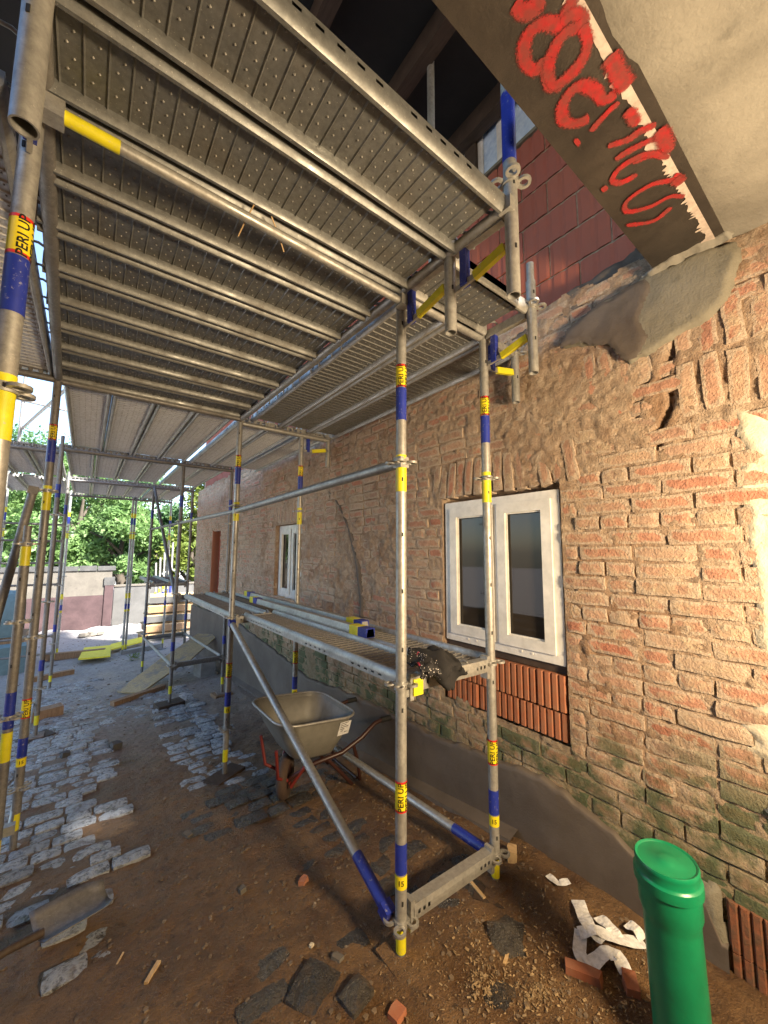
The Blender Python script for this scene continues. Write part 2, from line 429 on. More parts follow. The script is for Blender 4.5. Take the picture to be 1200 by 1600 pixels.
# ------------------------------------------------------------------ ground
def gz(Y): return float(np.interp(Y, [-6, 1.3, 3.56, 5.9, 8.4, 15.3, 60], [.05, 0, -.26, -.41, -.6, -.92, -1.4]))
def gzv(Y): return np.interp(Y, [-6, 1.3, 3.56, 5.9, 8.4, 15.3, 60], [.05, 0, -.26, -.41, -.6, -.92, -1.4])
def ground_h(X, Y):
    X = np.asarray(X, float); Y = np.asarray(Y, float)
    return gzv(Y)+.022*fbm(X*2.2, Y*2.2, 3)+.014*fbm(X*9, Y*9, 5)+.007*fbm(X*27, Y*27, 6, 2)+.02*np.exp(-((X-1.95)/.16)**2)*(Y < 11)
def gh(x, y): return float(ground_h(np.array([x]), np.array([y]))[0])
xs = np.concatenate([np.linspace(-60, -6, 10), np.linspace(-5.5, -1.2, 30), np.arange(-1.1, 2.3, .022), np.linspace(2.4, 8, 30), np.linspace(10, 60, 10)])
ys = np.concatenate([np.linspace(-30, -5, 8), np.linspace(-4.5, .2, 30), np.arange(.25, 5, .024), np.arange(5, 9, .05), np.arange(9, 17, .12), np.linspace(18, 90, 14)])
GX, GY = np.meshgrid(xs, ys, indexing='ij')
P = np.stack([GX, GY, ground_h(GX, GY)], -1)
ground = link('ground', grid_mesh('ground', P, G['mud'])); tag(ground, kind='structure')

# cobbles (setts) in the lane
def cobble_mesh(i, L, W):
    rs = np.random.RandomState(100+i); nx, ny = 6, 4
    u = np.linspace(-1, 1, nx); v = np.linspace(-1, 1, ny); U, V = np.meshgrid(u, v, indexing='ij')
    X = U*L/2*(1-.06*V**4); Y = V*W/2*(1-.06*U**4)
    Z = .012*(1-np.abs(U)**3)*(1-np.abs(V)**3)+.007*fbm(U*1.7+i*5, V*1.7, 40+i)+.0
    X = X+rs.uniform(-.006, .006, X.shape); Y = Y+rs.uniform(-.006, .006, X.shape)
    mb = MB(); vs = [(X[a, b], Y[a, b], Z[a, b]) for a in range(nx) for b in range(ny)]
    fs = [(a*ny+b, (a+1)*ny+b, (a+1)*ny+b+1, a*ny+b+1) for a in range(nx-1) for b in range(ny-1)]
    rim = [a*ny for a in range(nx)]+[(nx-1)*ny+b for b in range(1, ny)]+[a*ny+ny-1 for a in range(nx-2, -1, -1)]+[b for b in range(ny-2, 0, -1)]
    n0 = len(vs)
    for k in rim: vs.append((vs[k][0]*1.04, vs[k][1]*1.04, -.06))
    m = len(rim)
    for k in range(m): fs.append((rim[(k+1) % m], rim[k], n0+k, n0+(k+1) % m))
    mb.add(vs, fs); me = mb.mesh('cobble', G['cobble'], 50)
    at = me.attributes.new('tint', 'FLOAT', 'FACE'); at.data.foreach_set('value', [rs.rand()]*len(me.polygons))
    return me
CM = [cobble_mesh(i, 1, 1) for i in range(14)]
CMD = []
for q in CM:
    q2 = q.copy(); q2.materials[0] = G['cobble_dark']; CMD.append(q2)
cob = []
yy = 1.0
while yy < 8.6:
    pitch = .128+.012*random.random(); off = random.uniform(0, .2)
    xx = -.62+off*.6
    while xx < 2.0:
        L = random.uniform(.14, .21); xc = xx+L/2; xx += L+.012
        q = float(fbm(np.array([xc*2.3]), np.array([yy*1.7]), 77)[0])
        left_edge = -.5; 
        sink = None
        if left_edge < xc < .24+.10*math.sin(yy*9)+.03 and yy > 1.75: sink = .009-.020*max(0, q*2-.15)-(.04 if (yy < 2.6 and xc < .03) else 0)-(.010 if random.random() < .15 else 0)-(.022*random.random() if yy < 2.6 else 0)
        elif .80 < xc < 1.36 and 2.6 < yy < 7: sink = .012-.016*max(0, q*2.2)-(.02 if random.random() < .12 else 0)
        elif .62 < xc < 1.95 and yy < 3.4: sink = -.003-.03*max(0, q*2.5)-(.014 if random.random() < .4 else 0)
        elif .2 < xc < .85 and 4.5 < yy < 7: sink = -.006-.03*max(0, q*2.5)
        if sink is None or sink < -.022: continue
        if random.random() < .04: continue
        cob.append((xc, yy+random.uniform(-.006, .006), L, pitch-.012, sink))
    yy += pitch
cob.sort(key=lambda c: (c[0]**2+c[1]**2)/max(c[2]*c[3], 1e-4))
rest = MB(); rest_t = []
for k, (x, y, L, Wd, sink) in enumerate(cob):
    zc = gz(y)+.022*float(fbm(np.array([x*2.2]), np.array([y*2.2]), 3)[0])+sink
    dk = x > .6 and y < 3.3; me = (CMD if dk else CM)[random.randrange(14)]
    sl_ = math.atan2(gz(y+.1)-gz(y-.1), .2)
    e = Euler((sl_+random.uniform(-.03, .03), random.uniform(-.03, .03), random.uniform(-.04, .04)))
    if k < 296:
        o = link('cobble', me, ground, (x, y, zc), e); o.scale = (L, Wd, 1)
    else:
        Mx = Matrix.LocRotScale(Vector((x, y, zc)), e, Vector((L, Wd, 1)))
        rest.add([Mx @ v.co for v in me.vertices], [tuple(p.vertices) for p in me.polygons]); rest_t += [random.random()]*len(me.polygons)
if rest.f:
    o = rest.build('cobbles', G['cobble'], ground, 50); o['kind'] = 'stuff'
    at = o.data.attributes.new('tint', 'FLOAT', 'FACE'); at.data.foreach_set('value', rest_t)

# loose gravel, chips and sawdust
mb = MB(); sb = MB()
def pebble(mb, x, y, s, flat=.6):
    z = gh(x, y); n = 5
    a0 = random.random()*6
    top = [(x+s*math.cos(a0+math.tau*i/n)*random.uniform(.7, 1.1), y+s*math.sin(a0+math.tau*i/n)*random.uniform(.7, 1.1), z+s*flat*random.uniform(.4, .8)) for i in range(n)]
    bot = [(p[0]+(p[0]-x)*.3, p[1]+(p[1]-y)*.3, z-.01) for p in top]
    mb.add(top+bot, [tuple(range(n))]+[(i, n+i, n+(i+1) % n, (i+1) % n) for i in range(n)])
for _ in range(6500):
    y = .6+abs(random.gauss(0, 1))*2.6; x = random.uniform(-.4, 2.0)
    if x < .28 and random.random() < .7: continue
    pebble(mb, x, y, random.choice([.002, .003, .003, .004, .005, .009])*random.uniform(.8, 1.3))
for _ in range(500):
    y = random.uniform(6, 15); x = random.uniform(-3, 3); pebble(mb, x, y, random.uniform(.006, .022))
tag(mb.build('gravel', G['gravel']), 'loose gravel and small stones strewn over the muddy lane', None, None, 'stuff')
for cx, cy, rx, ry, n in ((1.30, 1.05, .10, .06, 350), (1.42, .92, .07, .05, 300), (1.55, .95, .22, .16, 300), (1.3, 1.15, .25, .15, 250), (1.62, .72, .22, .12, 300), (1.75, 1.9, .12, .9, 500), (1.4, 1.0, .5, .4, 500)):
    for _ in range(n):
        x = random.gauss(cx, rx*.6); y = random.gauss(cy, ry*.6)
        if x > 2.02: continue
        z = gh(x, y)+random.uniform(.001, .008); a = random.random()*6.3; l = random.choice([.002, .002, .003, .003, .004, .007])*random.uniform(.8, 1.3); w_ = l*random.uniform(.2, .5)
        c, s_ = math.cos(a), math.sin(a)
        q = [(x+c*i*l-s_*j*w_, y+s_*i*l+c*j*w_, z+random.uniform(-.002, .004)) for i, j in ((-1, -1), (1, -1), (1, 1), (-1, 1))]
        sb.add(q, [(0, 1, 2, 3)])
tag(sb.build('sawdust', G['sawdust']), 'sawdust and wood shavings scattered by the foot of the wall', None, None, 'stuff')

# ------------------------------------------------------------------ old brick wall of the house
WX = 2.10
wall = empty('brick_wall', (WX, .34, 0), label='old bare brick wall of the house with two white windows', cat='wall')
WO = Vector((WX, .34, 0))
Y0, Y1, ZT = -.02, 10.2, 3.06
holes = [(1.108, 2.020, .60, 2.024), (4.40, 5.25, 1.0, 1.985), (8.05, 8.72, -.7, 2.06)]
def in_hole(y, z, e=0.): return any(a-e < y < b+e and c-e < z < d+e for a, b, c, d in holes)
# soldier zones: flat arches over the openings
soldier = [(1.0, 2.12, 1.995, 2.26), (4.3, 5.35, 1.985, 2.25), (.02, .54, 2.22, 2.47), (.02, .54, 2.475, 2.70), (.62, 1.45, 2.42, 2.68)]
def smear(y, z):     # how much mortar covers the bricks (0..1)
    y = np.asarray(y, float); z = np.asarray(z, float)
    s_ = .5+.75*fbm(y*1.7, z*1.9, 21)+.25*fbm(y*6, z*6, 22)
    s_ = s_+np.clip((z-2.0)/.5, 0, 1)*.26+np.clip((y-1.9)/1.2, 0, 1)*.16-.10*np.clip((2.1-y), 0, 1)*np.clip((2.05-z)*4, 0, 1)
    s_ = s_+np.clip((y-1.95)/.6, 0, 1)*np.clip((z-.85)/.25, 0, 1)*.30
    return np.clip(s_-.08, 0, 1)
def brick_mesh(i):   # unit: length along y 1, height z 1; front towards -x
    rs = np.random.RandomState(500+i); ny, nz = 6, 3
    u = np.linspace(-.5, .5, ny); v = np.linspace(-.5, .5, nz); U, V = np.meshgrid(u, v, indexing='ij')
    D = -.003*(1-(2*np.abs(U))**4)-.003*(1-(2*np.abs(V))**4)+.006*fbm(U*4+i*3, V*2+i, 60+i)+rs.uniform(-.0015, .0015, U.shape)
    for c in ((0, 0), (0, nz-1), (ny-1, 0), (ny-1, nz-1)):
        if rs.rand() < .3: D[c] += rs.uniform(.002, .010)
    U = U+rs.uniform(-.012, .012, U.shape); V = V+rs.uniform(-.045, .045, V.shape)
    vs = [(D[a, b], U[a, b], V[a, b]) for a in range(ny) for b in range(nz)]
    fs = [(a*nz+b, a*nz+b+1, (a+1)*nz+b+1, (a+1)*nz+b) for a in range(ny-1) for b in range(nz-1)]
    rim = [a*nz for a in range(ny)]+[(ny-1)*nz+b for b in range(1, nz)]+[a*nz+nz-1 for a in range(ny-2, -1, -1)]+[b for b in range(nz-2, 0, -1)]
    n0 = len(vs); m = len(rim)
    for k in rim: vs.append((.05, vs[k][1]*1.01, vs[k][2]*1.02))
    for k in range(m): fs.append((rim[k], rim[(k+1) % m], n0+(k+1) % m, n0+k))
    edge = [0.]*len(vs)
    for k in rim: edge[k] = 1.
    for k in range(n0, len(vs)): edge[k] = 1.
    mb = MB(); mb.add(vs, fs); me = mb.mesh('brick', G['brick'], 75)
    ae = me.attributes.new('edge', 'FLOAT', 'POINT'); ae.data.foreach_set('value', edge)
    at = me.attributes.new('tint', 'FLOAT', 'FACE'); at.data.foreach_set('value', [rs.rand()]*len(me.polygons))
    return me
BM_ = [brick_mesh(i) for i in range(20)]
bricks = []
zc = -.62; row = 0
while zc < ZT:
    hgt = .066; yb = Y0+.004+(.0 if row % 2 else -.13)+random.uniform(-.015, .015)
    while yb < Y1:
        L = random.choice([.245, .25, .24, .12, .245]) if row % 3 else random.choice([.118, .122, .24])
        yc = yb+L/2; ya, yb2 = max(yb, Y0+.004), min(yb+L, Y1)
        Lx = yb2-ya
        if Lx > .04:
            yc = (ya+yb2)/2; zz = zc+hgt/2+.012*math.sin(yc*1.3)
            sol = any(a < yc < b and c < zz < d for a, b, c, d in soldier)
            if zz+hgt/2 > gz(yc)-.1 and not sol:
                for a, b, c, d in holes:        # trim against the openings
                    if c-.02 < zz < d+.02:
                        if ya < a < yb2: yb2 = a-.004
                        elif ya < b < yb2: ya = b+.004
                yc = (ya+yb2)/2; Lx = yb2-ya
                if Lx > .035 and not in_hole(yc, zz, .0) and not (yc < .34 and zz > 2.90): bricks.append((yc, zz, Lx, hgt, 0))
        yb += L+.012
    zc += .0785; row += 1
for a, b, c, d in soldier:
    n = int((b-a)/.078)
    mid = (a+b)/2
    for k in range(n):
        y = a+(k+.5)*(b-a)/n
        ang = (y-mid)*.30 if b-a > .7 else random.uniform(-.08, .08)
        bricks.append((y, (c+d)/2+.02+random.uniform(-.01, .01), (d-c)*.96, .064, math.pi/2+ang))
bricks.sort(key=lambda q: (q[0]**2*1.0+(q[1]-1.4)**2*.5)/max(.6, 1-.45*smear(q[0], q[1])))
rest = MB(); rt = []; re_ = []
for k, (y, z, L, hh, ang) in enumerate(bricks):
    me = BM_[random.randrange(20)]
    dx = random.uniform(-.004, .007)
    e = Euler((ang+random.uniform(-.014, .014), random.uniform(-.05, .05), random.uniform(-.016, .016)))
    loc = Vector((dx, y, z))
    if random.random() < .02: loc.x += .02
    if k < 290:
        o = link('brick', me, wall, loc-Vector((0, .34, 0)), e); o.scale = (1, L, hh)
    else:
        Mx = Matrix.LocRotScale(loc-Vector((0, .34, 0)), e, Vector((1, L, hh)))
        rest.add([Mx @ v.co for v in me.vertices], [tuple(p.vertices) for p in me.polygons]); rt += [random.random()]*len(me.polygons); re_ += [d.value for d in me.attributes['edge'].data]
o = rest.build('bricks', G['brick'], wall, 40); o['kind'] = 'stuff'
at = o.data.attributes.new('tint', 'FLOAT', 'FACE'); at.data.foreach_set('value', rt)
at = o.data.attributes.new('edge', 'FLOAT', 'POINT'); at.data.foreach_set('value', re_)
# mortar bed with real relief: joints recessed, smears proud of the bricks
ys = np.concatenate([np.arange(Y0, 4.2, .0125), np.arange(4.2, Y1+.03, .026)]); zs = np.arange(-.75, ZT+.12, .0125)
YY, ZZ = np.meshgrid(ys, zs, indexing='ij')
sm_ = smear(YY, ZZ)
rel = .0055-.030*np.clip(sm_-.52, 0, .5)+.008*fbm(YY*14, ZZ*17, 31)+.012*fbm(YY*41, ZZ*47, 33, 2)
lump = np.clip((YY-2.0)/1.0, 0, 1)*np.clip(.45+ZZ*.3, 0, 1)
rel = rel+lump*(.016*vnoise(YY*8.5, ZZ*10, 35)+.014*np.abs(vnoise(YY*17+3*vnoise(YY*5, ZZ*5, 38), ZZ*15, 36)))
crk = np.exp(-((YY-(.60-.16*(ZZ-2.2)+.02*np.sin(ZZ*21)))/.010)**2)*((ZZ > 2.1) & (ZZ < 2.62))
crk2 = np.exp(-((YY-(.70-.12*(ZZ-2.2)+.02*np.sin(ZZ*17)))/.009)**2)*((ZZ > 2.25) & (ZZ < 2.6))
rel = rel+.05*crk+.045*crk2
rel = np.clip(rel, -.028, .06)
top = np.where(ys < .33, 2.96, ZT+.05*fbm(ys*5, ys*0, 44)+.03)
cy = (YY[:-1, :-1]+YY[1:, 1:])/2; cz = (ZZ[:-1, :-1]+ZZ[1:, 1:])/2
msk = np.ones(cy.shape, bool)
for a, b, c, d in holes: msk &= ~((cy > a) & (cy < b) & (cz > c) & (cz < d))
msk &= cz < top[:-1, None]
P = np.stack([rel, YY-.34, ZZ], -1)
link('mortar_bed', grid_mesh('mortar_bed', P, G['mortar'], msk), wall)
# body of the wall behind the face, with reveals
mb = MB()
def slab_cells(mb, x0, x1, ya, yb, za, zb, holes):
    yc = sorted({ya, yb, *[h for q in holes for h in q[:2]]}); zc_ = sorted({za, zb, *[h for q in holes for h in q[2:]]})
    for i in range(len(yc)-1):
        for j in range(len(zc_)-1):
            my, mz = (yc[i]+yc[i+1])/2, (zc_[j]+zc_[j+1])/2
            if any(a < my < b and c < mz < d for a, b, c, d in holes): continue
            mb.bx(x0, x1, yc[i]-.34, yc[i+1]-.34, zc_[j], zc_[j+1])
slab_cells(mb, .062, .40, Y0, Y1, -1.2, 2.955, holes)
mb.bx(.062, .40, .0, Y1-.34, 2.956, ZT)
mb.build('wall_core', G['mortar'], wall)
mb = MB(); mb.bx(1.3, 1.36, -.3, 10, -1.2, 3.3); mb.bx(.40, 1.3, -.36, -.30, -1.2, 3.3); mb.build('inner_wall', G['dark_timber'], wall)
mb = MB()
for a, b, c, d in holes:   # rough reveals
    for yv, s_ in ((a, -1), (b, 1)):
        mb.box((.033, yv-.34+s_*.012, (c+d)/2), (.062, .02, d-c))
    if c > .9: mb.box((.033, (a+b)/2-.34, d+.012), (.062, b-a, .02))
mb.bx(.008, .4, Y1-.34-.001, Y1-.34+.03, -1.2, ZT)
mb.build('reveal', G['mortar'], wall)

# grey plinth render with a ragged upper edge
pk = np.array([(.35, .10), (.52, .10), (.57, .24), (.8, .24), (.9, .30), (1.08, .33), (1.25, .385), (1.55, .357), (1.97, .31), (2.53, .30), (3.08, .285), (4.12, .20), (5.3, .33), (6.85, .45), (10.2, .35)])
ys = np.concatenate([np.arange(.50, 4, .02), np.arange(4, 10.21, .05)])
topz = np.interp(ys, pk[:, 0], pk[:, 1])+.02*fbm(ys*7, ys*0+3, 51)+.012*fbm(ys*22, ys*0+1, 52)
nk = 22
P = np.zeros((len(ys), nk+3, 3))
for i, y in enumerate(ys):
    bz = gz(y)-.08
    for k in range(nk):
        f = k/(nk-1); P[i, k] = (-.036, y-.34, bz+(topz[i]-bz)*f)
    P[i, nk] = (-.030, y-.34, topz[i]+.006); P[i, nk+1] = (-.012, y-.34, topz[i]+.010); P[i, nk+2] = (.04, y-.34, topz[i]+.004)
P[:, :nk, 0] += .006*fbm(P[:, :nk, 1]*3, P[:, :nk, 2]*3, 55)
link('plinth_render', grid_mesh('plinth_render', P, G['plinth_render']), wall)
# small coved kerb at the foot of the plinth
mb = MB()
for i in range(len(ys)-1):
    y0, y1 = ys[i], ys[i+1]
    if y0 < 1.42: continue
    a0, a1 = gz(y0), gz(y1)
    mb.add([(-.12, y0-.34, a0-.05), (-.12, y1-.34, a1-.05), (-.11, y1-.34, a1+.035), (-.11, y0-.34, a0+.035), (-.03, y1-.34, a1+.06), (-.03, y0-.34, a0+.06)], [(0, 3, 2, 1), (3, 5, 4, 2)])
mb.build('plinth_foot', G['plinth_render'], wall)

def blob_patch(name, poly, x_front, depth, mat, parent, off, amp=.01, step=.018, seed=0):
    """filled polygon in (y,z) as a thick rough patch, front at x_front, sloping to the edge"""
    poly = np.array(poly); a, b = poly.min(0), poly.max(0)
    ys = np.arange(a[0], b[0]+step, step); zs = np.arange(a[1], b[1]+step, step)
    Yg, Zg = np.meshgrid(ys, zs, indexing='ij')
    def inside(py, pz):
        r_ = np.zeros(py.shape, bool); n = len(poly); j = n-1
        for i in range(n):
            yi, zi = poly[i]; yj, zj = poly[j]
            c = ((zi > pz) != (zj > pz)) & (py < (yj-yi)*(pz-zi)/(zj-zi+1e-12)+yi)
            r_ ^= c; j = i
        return r_
    dmin = np.full(Yg.shape, 9.)
    for i in range(len(poly)):
        p = poly[i]; q = poly[(i+1) % len(poly)]; d = q-p; L2 = d@d+1e-12
        tt = np.clip(((Yg-p[0])*d[0]+(Zg-p[1])*d[1])/L2, 0, 1)
        dmin = np.minimum(dmin, np.hypot(Yg-p[0]-tt*d[0], Zg-p[1]-tt*d[1]))
    ins = inside(Yg, Zg); dd = np.where(ins, dmin, -dmin)+.012*fbm(Yg*18, Zg*18, seed+9)
    prof = np.clip(dd/.022, 0, 1)**.5
    X = x_front+depth*(1-prof)+amp*fbm(Yg*9, Zg*9, seed)
    keep = dd > -.012
    m = keep[:-1, :-1] & keep[1:, :-1] & keep[1:, 1:] & keep[:-1, 1:]
    P = np.stack([X, Yg, Zg], -1)-np.array(off)
    return link(name, grid_mesh(name, P, mat, m), parent)
patch = [(1.06, 2.79), (.925, 2.755), (.80, 2.69), (.715, 2.56), (.64, 2.565), (.513, 2.62), (.40, 2.64), (.335, 2.69), (.295, 2.80), (.275, 2.86), (.30, 2.95), (.40, 2.965), (.62, 2.985), (.87, 2.95), (1.0, 2.90)]
blob_patch('mortar_patch', patch, WX-.032, .04, G['patch_mortar'], wall, (WX, .34, 0), .007, .0105, 5)
blob_patch('plaster_nib', [(.30, 2.945), (.42, 2.955), (.60, 2.945), (.63, 2.975), (.45, 2.99), (.29, 2.985)], WX-.075, .05, G['concrete'], wall, (WX, .34, 0), .03, .007, 31)
blob_patch('mortar_patch', [(1.05, 2.80), (.925, 2.765), (.80, 2.70), (.715, 2.575), (.655, 2.585), (.63, 2.66), (.655, 2.75), (.63, 2.83), (.60, 2.90), (.615, 2.95), (.86, 2.93), (1.0, 2.87)], WX-.0395, .008, G['plinth_render'], wall, (WX, .34, 0), .006, .0105, 6)
arch = [(3.86, 2.36), (3.73, 2.29), (3.48, 2.10), (3.25, 1.82), (3.10, 1.5), (3.03, 1.2), (3.03, 1.0), (3.10, 1.0), (3.11, 1.2), (3.18, 1.5), (3.33, 1.85), (3.55, 2.12), (3.80, 2.32)]
blob_patch('arch_mortar_strip', arch, WX-.022, .03, G['plinth_render'], wall, (WX, .34, 0), .008, .014, 8)
blob_patch('lit_edge_strip', [(.345, 2.22), (.325, 2.05), (.35, 1.95), (.36, 1.87), (.335, 1.80), (.345, 1.66), (.33, 1.55), (.335, 1.3), (.32, 1.1), (.375, 1.03), (.41, .95), (.36, .90), (.40, .86), (.30, .84), (.2, .85), (.05, .9), (.05, 2.0), (.2, 2.1), (.27, 2.16)], WX-.006, .012, G['cream_plaster_lit_edge'], wall, (WX, .34, 0), .010, .0105, 14)  # cream tone paints in the bright lamp-lit edge of the wall
blob_patch('lit_edge_strip', [(.37, .66), (.33, .74), (.2, .76), (.05, .7), (.05, .5), (.28, .56)], WX-.02, .03, G['cream_plaster_lit_edge'], wall, (WX, .34, 0), .012, .0115, 24)  # lower piece of the same painted lit edge
blob_patch('pale_patch', [(.52, .30), (.80, .22), (.72, .0), (.55, -.02), (.50, .1)], WX-.03, .03, G['patch_mortar'], wall, (WX, .34, 0), .012, .014, 12)
# hollow clay blocks low at the corner
def clay_block(parent, x, y0, y1, z0, z1, ribs, mat, name='clay_block', dep=.1, amp=.011):
    mb = MB(); n = max(2, int(round((y1-y0)/ribs))); vs = []; 
    prof = []
    for k in range(n):
        a = y0+(y1-y0)*k/n; b = y0+(y1-y0)*(k+1)/n
        prof += [(a, x+amp), (a+(b-a)*.18, x), (a+(b-a)*.72, x), (a+(b-a)*.9, x+amp)]
    prof.append((y1, x+amp)); m = len(prof)
    vs = [(p[1], p[0], z0) for p in prof]+[(p[1], p[0], z1) for p in prof]+[(x+dep, y0, z0), (x+dep, y1, z0), (x+dep, y0, z1), (x+dep, y1, z1)]
    fs = [(i, m+i, m+i+1, i+1) for i in range(m-1)]
    fs += [tuple(range(m))+(2*m+1, 2*m), tuple(range(2*m-1, m-1, -1))+(2*m+2, 2*m+3), (0, 2*m, 2*m+2, m), (m-1, 2*m-1, 2*m+3, 2*m+1)]
    mb.add(vs, fs); o = mb.build(name, mat, parent); return o
for z0, z1, sh in ((.605, .755, 0), (.76, .955, .12)):
    y = 1.122
    while y < 2.0:
        L = min(.30+(-sh if y < 1.13 and sh else 0), 2.0-y)
        if L > .05: clay_block(wall, random.uniform(-.004, .012), y-.34, y+L-.006-.34, z0+.004, z1-.003+random.uniform(-.004, .004), .043, G['clay_block'])
        y += L
for z0, z1 in ((-.1, .09), (.095, .27)):
    clay_block(wall, -.016, .12-.34, .50-.34, z0, z1, .035, G['old_clay_block'])

# ------------------------------------------------------------------ windows
def window(y0, y1, z0, z1, x):
    W_, H_ = y1-y0, z1-z0
    e = MB(); f = .062
    def ring(mb, ya, yb, za, zb, f, xa, xb, bot=None):
        bot = bot or f
        mb.bx(xa, xb, ya, ya+f, za, zb); mb.bx(xa, xb, yb-f, yb, za, zb)
        mb.bx(xa, xb, ya+f, yb-f, zb-f, zb); mb.bx(xa, xb, ya+f, yb-f, za, za+bot)
    ring(e, y0, y1, z0, z1, f, x, x+.07)
    mid = (y0+y1)/2
    e.bx(x+.004, x+.07, mid-.03, mid+.03, z0+f, z1-f)
    wnd = e.build('window', G['white_plastic'], wall, None, (0, -.34, 0))
    for a, b in ((y0+f-.012, mid-.018), (mid+.018, y1-f+.012)):
        s_ = MB(); ring(s_, a, b, z0+f-.012, z1-f+.012, .062, x-.012, x+.05)
        ring(s_, a+.058, b-.058, z0+f+.046, z1-f-.046, .012, x+.004, x+.05)
        s_.build('sash', G['white_plastic'], wnd)
        p = MB(); p.bx(x+.02, x+.034, a+.066, b-.066, z0+f+.054, z1-f-.054); p.build('pane', G['glass'], wnd)
        g_ = MB(); ring(g_, a+.066, b-.066, z0+f+.054, z1-f-.054, .007, x+.012, x+.020); g_.build('gasket', G['black_rubber'], wnd)
    for yv in (y0+.2, y0+.27, y1-.2, y1-.27):
        c = MB(); c.tube((x-.004, yv, z0+.03), (x+.0, yv, z0+.03), .007, 10); c.build('drain_cap', G['white_plastic'], wnd)
    return wnd
window(1.118, 1.998, 1.005, 1.985, .012)
window(4.405, 5.245, 1.01, 1.978, .06)
mb = MB(); mb.bx(.03, .1, 1.12-.34, 2.0-.34, .958, 1.003); mb.build('window_bed', G['dark_timber'], wall)
# bricked-up doorway in red blocks
zb = -.66
while zb < 2.05:
    h = min(.24, 2.055-zb)
    mb = MB(); mb.bx(.13, .30, 8.06-.34, 8.71-.34, zb, zb+h-.006); o = mb.build('door_block', G['door_block'], wall); zb += h
mb = MB(); mb.bx(.0, .13, 8.66-.34, 8.715-.34, -.66, 2.055); mb.build('door_jamb', G['clay_block'], wall)

# ------------------------------------------------------------------ passage (gateway) the photograph is taken from
pier = MB()
Yp = np.arange(-4, -.03, .04); Zp = np.arange(-.2, 2.98, .04)
Yg, Zg = np.meshgrid(Yp, Zp, indexing='ij')
edge = -.03-.045*np.clip(fbm(Zg*5, Zg*0, 91)+.35, 0, 1)-.035*np.clip(fbm(Zg*19, Zg*0, 92), 0, 1)
Yg2 = np.where(np.arange(len(Yp))[:, None] == len(Yp)-1, edge, np.minimum(Yg, edge-.004))
P = np.stack([WX-.035+.008*fbm(Yg*6, Zg*6, 93), Yg2, Zg], -1)
P2 = np.concatenate([P, P[-1:]+np.array([[[.06, .0, 0]]])], 0)
pw = link('passage_wall', grid_mesh('passage_wall', P2, G['cream_plaster_lit_edge']))
tag(pw, 'cream plastered wall at the near right end of the brick wall', 'wall')
mb = MB(); mb.bx(WX+.03, WX+.4, -4, -.03, -.3, 2.98); mb.build('wall_core', G['mortar'], pw)
mb = MB(); mb.bx(-2.1, -1.82, -4, 2.9, -.6, 3.1)  # unseen side wall, added and lengthened to block sky fill
tag(mb.build('sky_block_wall', G['passage_plaster']), 'unseen plastered wall left of the passage, added to block skylight', 'wall')
mb = MB(); mb.bx(-2.1, WX+.4, -4.3, -4.0, -.3, 3.3)
tag(mb.build('gateway_end_wall', G['passage_plaster']), 'plastered wall closing the passage behind', 'wall')

# slab soffit: ragged near edge, seam between two pours
def strip_grid(name, x0, x1, fa, fb, z, mat, parent=None, off=(0, 0, 0), step=.03, n=4, amp=0., seed=0):
    xs = np.arange(x0, x1+step, step); P = np.zeros((len(xs), n, 3))
    for i, x in enumerate(xs):
        a, b = fa(x), fb(x)
        for k in range(n):
            P[i, k] = (x, a+(b-a)*k/(n-1), z)
    P[:, :, 2] += amp*fbm(P[:, :, 0]*6, P[:, :, 1]*6, seed)
    return link(name, grid_mesh(name, P-np.array(off), mat), parent)
slab = MB(); slab.bx(-2.75, 2.5, -4.3, .30, 2.972, 3.2)
sl_o = slab.build('ceiling_slab', G['concrete']); tag(sl_o, kind='structure')
nA = lambda x: .325+.010*float(fbm(np.array([x*6]), np.array([0.]), 95)[0])+.012*.6*float(fbm(np.array([x*25]), np.array([0.]), 96)[0])
xs = np.arange(-.6, 2.12, .02); ysn = np.linspace(0, 1, 26)
P = np.zeros((len(xs), 26, 3))
for i, x in enumerate(xs):
    a = nA(x)
    for k, f in enumerate(ysn): P[i, k] = (x, a-f*1.6, 2.957)
P[:, :, 2] += .010*fbm(P[:, :, 0]*3, P[:, :, 1]*3, 97)-.012*np.exp(-((P[:, :, 1]-(.30-.55*(1.55-P[:, :, 0])))/.006)**2)*(P[:, :, 0] < 1.6)
P[:, 0, 2] += .012
link('soffit_skim', grid_mesh('soffit_skim', P, G['concrete']), sl_o)

# steel beam with red spray paint
beam = empty('steel_beam', (.75, .45, 2.966), label='rusty steel ceiling beam with red sprayed graffiti on its underside', cat='beam')
BO = Vector((.75, .45, 2.966))
mb = MB(); mb.bx(-3.4, 1.45, -.135, .125, 0, .016); mb.build('bottom_flange', G['old_steel'], beam)
mb = MB(); mb.bx(-3.4, 1.45, -.008, .008, .017, .24); mb.build('web', G['old_steel'], beam)
mb = MB(); mb.bx(-3.4, 1.45, -.135, .125, .241, .257); mb.build('top_flange', G['old_steel'], beam)
